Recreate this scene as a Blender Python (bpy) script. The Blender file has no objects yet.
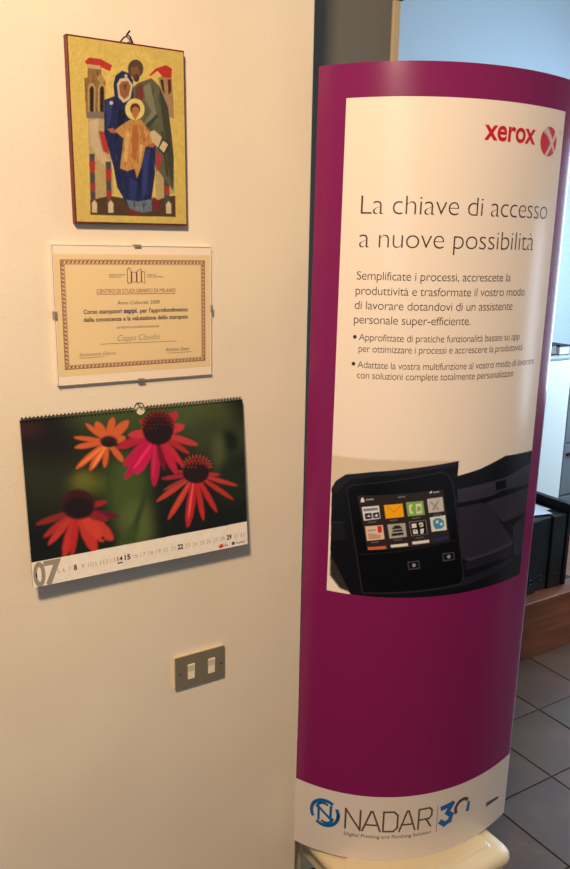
import bpy, bmesh, math, random
import numpy as np
from mathutils import Vector, Matrix
random.seed(4)
SC = bpy.context.scene
COL = SC.collection
# axes: X runs along the wall of pictures (to the right, receding), Y towards that wall, Z up; floor z = 0
# ---------------------------------------------------------------- camera
cd = bpy.data.cameras.new('camera'); cam = bpy.data.objects.new('camera', cd); COL.objects.link(cam)
FW = Vector((0.51593723, 0.82492651, -0.23087882)); RT = Vector((0.84981935, -0.52680654, 0.01679132)); UP = Vector((0.10777686, 0.20486855, 0.97283761))
m = Matrix.Identity(4)
for i in range(3):
    m[i][0] = RT[i]; m[i][1] = UP[i]; m[i][2] = -FW[i]
m[2][3] = 1.75
cam.matrix_world = m
cd.sensor_fit = 'VERTICAL'; cd.sensor_height = 36; cd.lens = 36 * 790 / 869; cd.clip_start = .05
SC.camera = cam
# ---------------------------------------------------------------- light and exposure
SC.view_settings.view_transform = 'Standard'; SC.view_settings.look = 'None'
SC.view_settings.gamma = 1; SC.view_settings.use_curve_mapping = False
SC.view_settings.exposure = 0.0
w = bpy.data.worlds.new('world'); SC.world = w; w.use_nodes = True
w.node_tree.nodes['Background'].inputs[0].default_value = (.78, .84, 1.0, 1)
w.node_tree.nodes['Background'].inputs[1].default_value = .21
def area(name, loc, target, sx, sy, power, col):
    l = bpy.data.lights.new(name, 'AREA'); l.shape = 'RECTANGLE'; l.size = sx; l.size_y = sy; l.energy = power; l.color = col
    o = bpy.data.objects.new(name, l); COL.objects.link(o); o.location = loc
    o.rotation_euler = (Vector(target) - Vector(loc)).to_track_quat('-Z', 'Y').to_euler()
    return o
area('ceiling_lamp_light', (-.45, -.22, 2.96), (.45, 1.0, 1.2), .22, .22, 70, (1.0, .735, .49))
area('front_daylight', (-1.8, -2.2, 2.2), (.8, 1.3, 1.3), 1.6, 1.4, 8, (.92, .92, 1.0))
area('back_room_daylight', (4.3, 1.9, 2.5), (3.2, 3.2, 1.3), 1.2, .8, 40, (.66, .85, 1.0))
# ---------------------------------------------------------------- helpers
def lin(c):
    return tuple(((v/255)/12.92 if v/255 <= .04045 else ((v/255+.055)/1.055)**2.4) for v in c)
MATS = {}
def mat(name, rgb, rough=.5, metal=0, noise=0, nscale=8, bump=0, bscale=60, rgb2=None, attr=False, spec=.5, coat=0, stretch=None, mottle=0):
    if name in MATS: return MATS[name]
    M_ = bpy.data.materials.new(name); M_.use_nodes = True; nt = M_.node_tree; N = nt.nodes; L = nt.links; p = N['Principled BSDF']
    c = lin(rgb); p.inputs['Base Color'].default_value = (*c, 1); p.inputs['Roughness'].default_value = rough; p.inputs['Metallic'].default_value = metal
    p.inputs['Specular IOR Level'].default_value = spec; p.inputs['Coat Weight'].default_value = coat
    tc = N.new('ShaderNodeTexCoord'); mp = N.new('ShaderNodeMapping'); L.new(tc.outputs['Object'], mp.inputs[0])
    if stretch: mp.inputs['Scale'].default_value = stretch
    if attr:
        a = N.new('ShaderNodeAttribute'); a.attribute_name = 'art'; L.new(a.outputs['Color'], p.inputs['Base Color'])
        if mottle:
            n = N.new('ShaderNodeTexNoise'); n.inputs['Scale'].default_value = nscale; n.inputs['Detail'].default_value = 6; L.new(mp.outputs[0], n.inputs['Vector'])
            mr = N.new('ShaderNodeMapRange'); mr.inputs[1].default_value = .3; mr.inputs[2].default_value = .7; mr.inputs[3].default_value = 1-mottle; mr.inputs[4].default_value = 1+mottle*.5; L.new(n.outputs['Fac'], mr.inputs[0])
            vm = N.new('ShaderNodeVectorMath'); vm.operation = 'SCALE'; L.new(a.outputs['Color'], vm.inputs[0]); L.new(mr.outputs[0], vm.inputs['Scale']); L.new(vm.outputs[0], p.inputs['Base Color'])
        if metal:
            mm = N.new('ShaderNodeMath'); mm.operation = 'MULTIPLY'; mm.inputs[1].default_value = metal; L.new(a.outputs['Alpha'], mm.inputs[0]); L.new(mm.outputs[0], p.inputs['Metallic'])
    elif noise or rgb2:
        n = N.new('ShaderNodeTexNoise'); n.inputs['Scale'].default_value = nscale; n.inputs['Detail'].default_value = 5; L.new(mp.outputs[0], n.inputs['Vector'])
        r = N.new('ShaderNodeValToRGB'); r.color_ramp.elements[0].position = .35; r.color_ramp.elements[1].position = .68
        c2 = lin(rgb2) if rgb2 else tuple(v*(1-noise) for v in c)
        r.color_ramp.elements[0].color = (*c2, 1); r.color_ramp.elements[1].color = (*c, 1)
        L.new(n.outputs['Fac'], r.inputs[0]); L.new(r.outputs[0], p.inputs['Base Color'])
    if bump:
        n2 = N.new('ShaderNodeTexNoise'); n2.inputs['Scale'].default_value = bscale; n2.inputs['Detail'].default_value = 4; L.new(mp.outputs[0], n2.inputs['Vector'])
        b = N.new('ShaderNodeBump'); b.inputs['Strength'].default_value = bump; b.inputs['Distance'].default_value = .01
        L.new(n2.outputs['Fac'], b.inputs['Height']); L.new(b.outputs[0], p.inputs['Normal'])
    MATS[name] = M_
    return M_
def emat(name, rgb, s):
    M_ = bpy.data.materials.new(name); M_.use_nodes = True; p = M_.node_tree.nodes['Principled BSDF']
    p.inputs['Base Color'].default_value = (*lin(rgb), 1); p.inputs['Emission Color'].default_value = (*lin(rgb), 1); p.inputs['Emission Strength'].default_value = s
    return M_
def glassmat(name):
    M_ = bpy.data.materials.new(name); M_.use_nodes = True; nt = M_.node_tree; nt.nodes.clear()
    o = nt.nodes.new('ShaderNodeOutputMaterial'); mx = nt.nodes.new('ShaderNodeMixShader'); t = nt.nodes.new('ShaderNodeBsdfTransparent'); g = nt.nodes.new('ShaderNodeBsdfGlossy'); f = nt.nodes.new('ShaderNodeFresnel')
    f.inputs['IOR'].default_value = 1.22; g.inputs['Roughness'].default_value = .05; t.inputs[0].default_value = (.985, .985, .98, 1)
    nt.links.new(f.outputs[0], mx.inputs[0]); nt.links.new(t.outputs[0], mx.inputs[1]); nt.links.new(g.outputs[0], mx.inputs[2]); nt.links.new(mx.outputs[0], o.inputs[0])
    return M_
def thing(name, label, cat, loc=(0, 0, 0), rot=(0, 0, 0), group=None):
    o = bpy.data.objects.new(name, None); COL.objects.link(o); o.empty_display_size = .05
    o.location = loc; o.rotation_euler = rot; o['label'] = label; o['category'] = cat
    if group: o['group'] = group
    return o
def obj(name, bm, mt, parent=None, label=None, smooth=False, loc=None, kind=None):
    me = bpy.data.meshes.new(name)
    if isinstance(bm, bmesh.types.BMesh):
        bmesh.ops.recalc_face_normals(bm, faces=bm.faces); bm.to_mesh(me); bm.free()
    else: me.from_pydata(bm[0], [], bm[1]); me.update()
    for q in (mt if isinstance(mt, (list, tuple)) else [mt]): me.materials.append(q)
    if smooth:
        for f in me.polygons: f.use_smooth = True
    o = bpy.data.objects.new(name, me); COL.objects.link(o)
    if parent: o.parent = parent
    if loc: o.location = loc
    if label: o['label'] = label
    if kind: o['kind'] = kind
    return o
def struct(name, bm, mt, parent=None):
    return obj(name, bm, mt, parent, kind='structure')
def box(bm, x0, x1, y0, y1, z0, z1, bev=0, seg=2):
    vs = [bm.verts.new(p) for p in ((x0,y0,z0),(x1,y0,z0),(x1,y1,z0),(x0,y1,z0),(x0,y0,z1),(x1,y0,z1),(x1,y1,z1),(x0,y1,z1))]
    fs = [bm.faces.new([vs[i] for i in q]) for q in ((0,3,2,1),(4,5,6,7),(0,1,5,4),(1,2,6,5),(2,3,7,6),(3,0,4,7))]
    if bev:
        es = list({e for f in fs for e in f.edges}); bmesh.ops.bevel(bm, geom=es, offset=bev, segments=seg, profile=.5, affect='EDGES')
    return bm
def B(*a, **k): return box(bmesh.new(), *a, **k)
def tube(bm, pts, r, n=8, closed=False):
    P = [Vector(p) for p in pts]; rings = []
    for i, p in enumerate(P):
        a = P[i-1] if (i or closed) else p; b = P[(i+1) % len(P)] if (i < len(P)-1 or closed) else p
        t = (b-a).normalized(); u = t.orthogonal() if i == 0 else (rings_u - t*rings_u.dot(t)); u.normalize(); rings_u = u; v = t.cross(u)
        rr = r[i] if isinstance(r, (list, tuple)) else r
        rings.append([bm.verts.new(p + rr*(u*math.cos(2*math.pi*k/n)+v*math.sin(2*math.pi*k/n))) for k in range(n)])
    for i in range(len(P)-(0 if closed else 1)):
        A_, B_ = rings[i], rings[(i+1) % len(P)]
        for k in range(n): bm.faces.new((A_[k], A_[(k+1) % n], B_[(k+1) % n], B_[k]))
    if not closed: bm.faces.new(rings[0][::-1]); bm.faces.new(rings[-1])
    return bm
def prism(bm, pts, z0, z1, ax='z'):
    def P(x, y, z): return {'z': (x, y, z), 'y': (x, z, y), 'x': (z, x, y)}[ax]
    a = [bm.verts.new(P(x, y, z0)) for x, y in pts]; b = [bm.verts.new(P(x, y, z1)) for x, y in pts]
    bm.faces.new(a[::-1]); bm.faces.new(b); n = len(pts)
    for i in range(n): bm.faces.new((a[i], a[(i+1) % n], b[(i+1) % n], b[i]))
    return bm
def rrect(x0, x1, y0, y1, r, n=5):
    o = []
    for cx, cy, a0 in ((x1-r, y1-r, 0), (x0+r, y1-r, 90), (x0+r, y0+r, 180), (x1-r, y0+r, 270)):
        for k in range(n+1):
            t = math.radians(a0+90*k/n); o.append((cx+r*math.cos(t), cy+r*math.sin(t)))
    return o
# flat print: shapes given in the print's own coordinates, filled on a fine grid of vertices (colour attribute)
def paint(items, x0, x1, y0, y1, nx, ny, bg):
    SS = 2; W, H = nx*SS, ny*SS
    img = np.empty((H, W, 3)); img[:] = lin(bg)
    gx = x0 + (np.arange(W)+.5)/W*(x1-x0); gy = y0 + (np.arange(H)+.5)/H*(y1-y0)
    asp = (x1-x0)/W
    for col, blur, pts in items:
        P = np.array(pts).reshape(-1, 2); padx = 3.0*blur; pady = padx*(y1-y0)/(x1-x0)*W/H
        i0, i1 = np.searchsorted(gx, [P[:, 0].min()-padx, P[:, 0].max()+padx]); j0, j1 = np.searchsorted(gy, [P[:, 1].min()-pady, P[:, 1].max()+pady])
        if i1 <= i0 or j1 <= j0: continue
        X, Y = np.meshgrid(gx[i0:i1], gy[j0:j1]); ins = np.zeros(X.shape, bool)
        for (ax, ay), (bx, by) in zip(P, np.roll(P, -1, 0)):
            if ay == by: continue
            c = (ay > Y) != (by > Y); ins ^= c & (X < (bx-ax)*(Y-ay)/(by-ay)+ax)
        m_ = ins.astype(float)
        if blur:
            n = int(blur/asp)
            for _ in range(2):
                for axs in (0, 1):
                    if n < 1: break
                    q = np.pad(m_, [(n+1, n) if a == axs else (0, 0) for a in (0, 1)], mode='edge'); cs = np.cumsum(q, axs)
                    L_ = m_.shape[axs]; hi = np.take(cs, range(2*n+1, 2*n+1+L_), axs); lo = np.take(cs, range(0, L_), axs); m_ = (hi-lo)/(2*n+1)
        sub = img[j0:j1, i0:i1]; sub += m_[..., None]*(np.array(lin(col))-sub)
    return img.reshape(ny, SS, nx, SS, 3).mean((1, 3))
def art_mesh(name, img, x0, x1, y0, y1, fn, mt, parent, label=None, skip=None, gold_rgb=None):
    ny, nx = img.shape[:2]
    xs = np.linspace(x0, x1, nx); ys = np.linspace(y0, y1, ny)
    X, Y = np.meshgrid(xs, ys); V = fn(X.ravel(), Y.ravel())
    idx = np.arange(nx*ny).reshape(ny, nx)
    F = np.stack([idx[:-1, :-1], idx[:-1, 1:], idx[1:, 1:], idx[1:, :-1]], -1).reshape(-1, 4)
    if skip is not None:
        k = skip(X, Y)[:-1, :-1].ravel(); F = F[~k]
    me = bpy.data.meshes.new(name); me.vertices.add(len(V)); me.vertices.foreach_set('co', V.astype(np.float32).ravel())
    me.loops.add(F.size); me.loops.foreach_set('vertex_index', F.astype(np.int32).ravel())
    me.polygons.add(len(F)); me.polygons.foreach_set('loop_start', np.arange(0, F.size, 4, dtype=np.int32)); me.polygons.foreach_set('loop_total', np.full(len(F), 4, dtype=np.int32))
    me.update(calc_edges=True)
    a = me.color_attributes.new('art', 'FLOAT_COLOR', 'POINT'); C = np.ones((len(V), 4), np.float32); C[:, :3] = img.reshape(-1, 3); C[:, 3] = 1 if gold_rgb is None else (np.abs(img.reshape(-1, 3)-np.array(lin(gold_rgb))).max(1) < .01); a.data.foreach_set('color', C.ravel())
    me.polygons.foreach_set('use_smooth', np.ones(len(F), bool)); me.materials.append(mt)
    o = bpy.data.objects.new(name, me); COL.objects.link(o); o.parent = parent
    if label: o['label'] = label
    return o
# lettering: the built-in font turned into a mesh and laid on a surface by fn(x, y)
SPACING = 1.0
def letter_mesh(s, off=0.):
    c = bpy.data.curves.new('t', 'FONT'); c.body = s; c.size = 1; c.offset = off; c.resolution_u = 4; c.space_character = SPACING
    o = bpy.data.objects.new('t', c); COL.objects.link(o); dg = bpy.context.evaluated_depsgraph_get(); dg.update()
    me = bpy.data.meshes.new_from_object(o.evaluated_get(dg))
    V = np.array([v.co[:2] for v in me.vertices]).reshape(-1, 2); F = [tuple(p.vertices) for p in me.polygons]
    bpy.data.objects.remove(o); bpy.data.curves.remove(c); bpy.data.meshes.remove(me)
    return V, F
def words_parts(name, specs, fn, mt, parent, label=None):
    for t, xa, xb, yb, cap, off in specs:
        V = letter_mesh(t, off)[0]; lo, hi = V[:, 0].min(), V[:, 0].max(); k = (xb-xa)/(hi-lo); ws = t.split(' ')
        for i, w_ in enumerate(ws):
            e = letter_mesh(' '.join(ws[:i+1]), off)[0][:, 0].max(); W_ = letter_mesh(w_, off)[0]; wid = W_[:, 0].max()-W_[:, 0].min()
            obj(name, lines_mesh([(w_, xa+(e-wid-lo)*k, xa+(e-lo)*k, yb, cap, off)], fn), mt, parent, label)
def lines_parts(name, specs, fn, mt, parent, label=None):
    for sp in specs: obj(name, lines_mesh([sp], fn), mt, parent, label)
_H = letter_mesh('H')[0]; CAP = _H[:, 1].max()-_H[:, 1].min(); _x = letter_mesh('x')[0]; XH = _x[:, 1].max()
XTALL = 0      # taller small letters for the column's typeface (share of the capital height)
def lines_mesh(specs, fn):
    """specs: (text, x0, x1, baseline, cap height, offset[, shear]) -> one printed mesh"""
    VV = []; FF = []; n = 0
    for sp in specs:
        t, xa, xb, yb, cap, off = sp[:6]; V, F = letter_mesh(t, off)
        if not len(V): continue
        lo, hi = V[:, 0].min(), V[:, 0].max(); x = xa+(V[:, 0]-lo)/(hi-lo)*(xb-xa); y = yb+(np.interp(V[:, 1], [-1, 0, XH, CAP, 2], [-1, 0, XTALL*CAP, CAP, 2]) if XTALL else V[:, 1])*cap/CAP
        if len(sp) > 6: x = x+(y-yb)*sp[6]
        VV.append(fn(x, y)); FF += [tuple(i+n for i in f) for f in F]; n += len(V)
    return [tuple(v) for v in np.vstack(VV)], FF
def strokes(polys, wd, fn):
    VV = []; FF = []; n = 0
    for P in polys:
        P = np.array(P, float)
        for a, b in zip(P[:-1], P[1:]):
            d = (b-a); L_ = np.hypot(*d); d = d/L_; nn = np.array([-d[1], d[0]])*wd/2; k = max(1, int(L_/.01)); e = d*wd/2*.9
            a2, b2 = a-e*(1 if len(P) > 2 else 0), b+e*(1 if len(P) > 2 else 0)
            for i in range(k):
                p = a2+(b2-a2)*i/k; q = a2+(b2-a2)*(i+1)/k; VV += [p-nn, q-nn, q+nn, p+nn]; FF.append((n, n+1, n+2, n+3)); n += 4
    V = np.array(VV); return [tuple(v) for v in fn(V[:, 0], V[:, 1])], FF
def flat(x, y, off): return np.stack([x, np.full_like(x, -off), y], -1)       # hanging things: local x right, z up, -y to the room
# ---------------------------------------------------------------- printed art (shapes in each print's own coordinates)
ICON_ART = [
((84,58,34),0,[0.123,0.125,0.246,0.159,0.541,0.132,0.896,0.172,0.897,0.041,0.12,0.04]),
((196,172,112),0,[0.135,0.599,0.275,0.621,0.327,0.318,0.336,0.161,0.134,0.125,0.125,0.312]),
((196,172,112),0,[0.704,0.331,0.889,0.398,0.897,0.184,0.708,0.134]),
((150,112,60),0,[0.117,0.788,0.147,0.795,0.151,0.865,0.265,0.864,0.27,0.8,0.299,0.785,0.282,0.584,0.12,0.602]),
((190,150,90),0,[0.219,0.8,0.267,0.821,0.299,0.788,0.255,0.768]),
((196,52,34),0,[0.127,0.876,0.167,0.901,0.263,0.902,0.361,0.876,0.337,0.84,0.248,0.86,0.151,0.858]),
((214,178,120),0,[0.151,0.865,0.261,0.864,0.26,0.845,0.154,0.844]),
((196,160,96),0,[0.138,0.613,0.147,0.743,0.166,0.766,0.195,0.766,0.211,0.745,0.197,0.61]),
((40,26,18),0,[0.153,0.614,0.161,0.734,0.175,0.751,0.192,0.749,0.197,0.731,0.186,0.609]),
((196,160,96),0,[0.223,0.618,0.232,0.75,0.251,0.773,0.281,0.773,0.297,0.752,0.284,0.615]),
((40,26,18),0,[0.239,0.619,0.246,0.74,0.26,0.757,0.278,0.756,0.283,0.737,0.273,0.614]),
((130,120,110),0,[0.121,0.61,0.275,0.612,0.273,0.581,0.123,0.575]),
((176,140,92),0,[0.756,0.843,0.885,0.863,0.899,0.727,0.901,0.616,0.824,0.634,0.782,0.776]),
((196,48,36),0,[0.679,0.847,0.734,0.887,0.834,0.917,0.891,0.9,0.884,0.849,0.808,0.843,0.757,0.875,0.691,0.841]),
((96,30,24),0,[0.846,0.836,0.879,0.841,0.879,0.769,0.852,0.752]),
((60,34,26),0,[0.779,0.831,0.807,0.833,0.819,0.75,0.796,0.774]),
((214,190,150),0,[0.143,0.559,0.23,0.581,0.215,0.485,0.24,0.401,0.313,0.347,0.287,0.308,0.206,0.354,0.151,0.44]),
((190,52,44),0,[0.221,0.513,0.277,0.508,0.305,0.387,0.253,0.402]),
((82,74,70),0,[0.135,0.383,0.178,0.384,0.169,0.126,0.125,0.125]),
((188,46,38),0,[0.127,0.34,0.184,0.342,0.166,0.279,0.14,0.278]),
((176,50,36),0,[0.128,0.22,0.175,0.221,0.159,0.172,0.142,0.171]),
((222,204,160),0,[0.137,0.108,0.16,0.125,0.181,0.108,0.178,0.055,0.134,0.055]),
((82,74,70),0,[0.271,0.345,0.316,0.347,0.309,0.083,0.264,0.083]),
((188,46,38),0,[0.264,0.302,0.322,0.304,0.305,0.239,0.278,0.239]),
((176,50,36),0,[0.265,0.18,0.314,0.181,0.298,0.131,0.28,0.13]),
((222,204,160),0,[0.279,0.11,0.302,0.128,0.324,0.11,0.321,0.057,0.275,0.056]),
((82,74,70),0,[0.791,0.394,0.84,0.396,0.84,0.121,0.79,0.12]),
((188,46,38),0,[0.784,0.349,0.848,0.351,0.831,0.284,0.801,0.283]),
((176,50,36),0,[0.789,0.222,0.843,0.223,0.827,0.17,0.807,0.17]),
((222,204,160),0,[0.805,0.117,0.83,0.136,0.855,0.118,0.853,0.062,0.803,0.062]),
((226,200,110),0,[0.698,0.905,0.691,0.882,0.673,0.86,0.646,0.841,0.612,0.828,0.575,0.822,0.539,0.822,0.507,0.83,0.482,0.844,0.466,0.863,0.462,0.885,0.469,0.908,0.486,0.929,0.513,0.947,0.546,0.961,0.582,0.967,0.619,0.967,0.651,0.96,0.677,0.946,0.693,0.927]),
((222,188,72),0,[0.689,0.904,0.682,0.883,0.666,0.863,0.641,0.846,0.609,0.833,0.575,0.827,0.542,0.828,0.512,0.835,0.489,0.848,0.475,0.865,0.471,0.886,0.477,0.907,0.493,0.927,0.518,0.943,0.548,0.956,0.582,0.962,0.616,0.962,0.646,0.955,0.669,0.942,0.684,0.925]),
((226,200,110),0,[0.583,0.801,0.575,0.775,0.554,0.751,0.522,0.731,0.482,0.716,0.439,0.709,0.396,0.71,0.359,0.719,0.33,0.735,0.312,0.756,0.307,0.78,0.315,0.805,0.336,0.829,0.367,0.849,0.405,0.864,0.448,0.871,0.49,0.871,0.529,0.863,0.559,0.847,0.578,0.826]),
((222,188,72),0,[0.574,0.801,0.566,0.776,0.547,0.754,0.517,0.735,0.48,0.721,0.439,0.715,0.4,0.716,0.364,0.724,0.337,0.739,0.321,0.758,0.316,0.781,0.323,0.804,0.343,0.826,0.372,0.845,0.408,0.859,0.448,0.866,0.487,0.865,0.523,0.858,0.551,0.843,0.569,0.824]),
((98,98,72),0,[0.504,0.753,0.574,0.796,0.7,0.834,0.768,0.797,0.845,0.679,0.874,0.533,0.889,0.398,0.877,0.199,0.786,0.273,0.716,0.332,0.627,0.462,0.499,0.657]),
((66,66,48),0,[0.768,0.797,0.845,0.679,0.889,0.398,0.877,0.199,0.833,0.336,0.81,0.515,0.778,0.675]),
((134,132,100),0,[0.623,0.779,0.685,0.809,0.713,0.714,0.738,0.64,0.631,0.55,0.609,0.563,0.692,0.647,0.643,0.709]),
((66,66,48),0,[0.598,0.545,0.738,0.634,0.752,0.621,0.635,0.529]),
((66,66,48),0,[0.773,0.542,0.797,0.544,0.84,0.275,0.811,0.289]),
((120,52,44),0,[0.564,0.774,0.624,0.796,0.62,0.707,0.551,0.703]),
((88,66,46),0,[0.632,0.878,0.626,0.858,0.61,0.84,0.586,0.827,0.559,0.821,0.533,0.822,0.51,0.832,0.496,0.847,0.492,0.867,0.498,0.887,0.514,0.905,0.537,0.918,0.564,0.924,0.591,0.923,0.613,0.913,0.628,0.898]),
((132,88,58),0,[0.519,0.872,0.578,0.891,0.599,0.855,0.589,0.821,0.547,0.807,0.522,0.834]),
((70,52,38),0,[0.593,0.825,0.591,0.816,0.585,0.808,0.576,0.802,0.565,0.8,0.555,0.801,0.546,0.805,0.54,0.812,0.539,0.82,0.541,0.829,0.548,0.837,0.557,0.842,0.567,0.845,0.578,0.844,0.586,0.84,0.592,0.833]),
((120,52,44),0,[0.534,0.823,0.557,0.83,0.566,0.822,0.543,0.816]),
((28,34,84),0,[0.368,0.711,0.363,0.773,0.384,0.823,0.443,0.854,0.5,0.845,0.538,0.808,0.53,0.73,0.596,0.533,0.721,0.451,0.704,0.271,0.67,0.134,0.54,0.098,0.438,0.115,0.361,0.203,0.336,0.319,0.268,0.502,0.279,0.684]),
((44,58,118),0,[0.296,0.678,0.359,0.701,0.329,0.576,0.291,0.517]),
((46,60,124),0,[0.607,0.424,0.668,0.434,0.624,0.178,0.579,0.132]),
((40,52,110),0,[0.478,0.265,0.546,0.237,0.518,0.131,0.463,0.145]),
((16,18,52),0,[0.413,0.651,0.475,0.627,0.429,0.524,0.353,0.449]),
((16,18,52),0,[0.543,0.266,0.588,0.416,0.565,0.132]),
((224,206,160),0,[0.394,0.776,0.422,0.808,0.489,0.819,0.532,0.781,0.506,0.705,0.446,0.679,0.403,0.707]),
((156,98,54),0,[0.411,0.769,0.435,0.795,0.489,0.802,0.514,0.776,0.493,0.721,0.452,0.696,0.417,0.722]),
((110,62,36),0,[0.447,0.78,0.483,0.785,0.463,0.742]),
((214,206,180),0,[0.464,0.834,0.486,0.836,0.485,0.819,0.463,0.817]),
((224,214,180),0,[0.355,0.673,0.354,0.669,0.35,0.665,0.345,0.663,0.339,0.662,0.333,0.662,0.328,0.664,0.325,0.667,0.324,0.671,0.326,0.674,0.329,0.678,0.334,0.68,0.34,0.681,0.346,0.681,0.351,0.679,0.354,0.676]),
((236,214,130),0,[0.631,0.655,0.626,0.636,0.613,0.618,0.593,0.604,0.568,0.594,0.541,0.589,0.514,0.591,0.49,0.598,0.472,0.61,0.461,0.626,0.458,0.644,0.463,0.663,0.476,0.68,0.496,0.695,0.52,0.705,0.547,0.71,0.574,0.708,0.597,0.702,0.616,0.69,0.628,0.674]),
((96,42,26),0,[0.592,0.656,0.588,0.643,0.578,0.631,0.562,0.623,0.545,0.62,0.527,0.621,0.513,0.627,0.504,0.637,0.501,0.65,0.505,0.662,0.515,0.674,0.53,0.682,0.548,0.685,0.565,0.684,0.58,0.678,0.589,0.668]),
((190,120,66),0,[0.517,0.655,0.549,0.666,0.581,0.656,0.574,0.619,0.543,0.591,0.519,0.615]),
((206,150,76),0,[0.495,0.588,0.598,0.594,0.666,0.537,0.703,0.468,0.626,0.441,0.583,0.327,0.543,0.261,0.522,0.316,0.457,0.299,0.394,0.312,0.418,0.409,0.435,0.482,0.357,0.521,0.408,0.549]),
((184,112,48),0,[0.521,0.558,0.563,0.566,0.571,0.459,0.534,0.355,0.498,0.383]),
((226,184,112),0,[0.456,0.526,0.491,0.513,0.46,0.352,0.428,0.351]),
((184,112,48),0,[0.607,0.519,0.642,0.489,0.608,0.455]),
((226,184,112),0,[0.58,0.46,0.608,0.449,0.565,0.326]),
((184,104,62),0,[0.296,0.526,0.349,0.534,0.374,0.507,0.325,0.508]),
((184,104,62),0,[0.655,0.463,0.717,0.463,0.702,0.444,0.659,0.445]),
((220,196,150),0,[0.672,0.531,0.715,0.542,0.781,0.507,0.745,0.446,0.694,0.474]),
((52,44,34),0,[0.74,0.44,0.79,0.502,0.857,0.472,0.801,0.401]),
((224,208,160),0,[0.754,0.444,0.794,0.487,0.837,0.468,0.797,0.419]),
((176,56,58),0,[0.725,0.422,0.767,0.408,0.775,0.352,0.72,0.302]),
((110,124,142),0,[0.439,0.136,0.541,0.126,0.67,0.143,0.672,0.073,0.585,0.062,0.469,0.079]),
((70,80,104),0,[0.499,0.122,0.517,0.125,0.51,0.077]),
((70,80,104),0,[0.578,0.117,0.593,0.12,0.595,0.069]),
((128,34,30),0,[0.68,0.161,0.742,0.135,0.73,0.076,0.682,0.082]),
((128,40,30),0,[0.469,0.085,0.561,0.059,0.537,0.044,0.458,0.061]),
((230,206,118),0,[0.496,0.908,0.487,0.91,0.476,0.912,0.467,0.912,0.46,0.912,0.458,0.911,0.459,0.91,0.464,0.908,0.473,0.906,0.485,0.906,0.495,0.906]),
((230,206,118),0,[0.517,0.929,0.511,0.933,0.503,0.937,0.496,0.94,0.49,0.941,0.488,0.941,0.488,0.939,0.491,0.936,0.497,0.933,0.506,0.929,0.515,0.927]),
((230,206,118),0,[0.549,0.944,0.547,0.95,0.544,0.956,0.54,0.96,0.536,0.962,0.533,0.963,0.532,0.961,0.533,0.958,0.536,0.953,0.541,0.947,0.546,0.943]),
((230,206,118),0,[0.586,0.951,0.589,0.957,0.591,0.964,0.59,0.969,0.589,0.972,0.587,0.973,0.585,0.972,0.583,0.969,0.581,0.963,0.582,0.956,0.583,0.951]),
((230,206,118),0,[0.622,0.948,0.629,0.953,0.635,0.96,0.64,0.965,0.641,0.969,0.64,0.97,0.637,0.97,0.633,0.967,0.628,0.962,0.623,0.955,0.62,0.949]),
((230,206,118),0,[0.651,0.936,0.66,0.94,0.671,0.944,0.678,0.949,0.682,0.953,0.683,0.954,0.68,0.954,0.674,0.952,0.665,0.948,0.656,0.943,0.649,0.938]),
((230,206,118),0,[0.668,0.917,0.678,0.918,0.691,0.921,0.7,0.923,0.706,0.926,0.708,0.928,0.705,0.928,0.699,0.928,0.688,0.926,0.677,0.922,0.667,0.919])]
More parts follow.
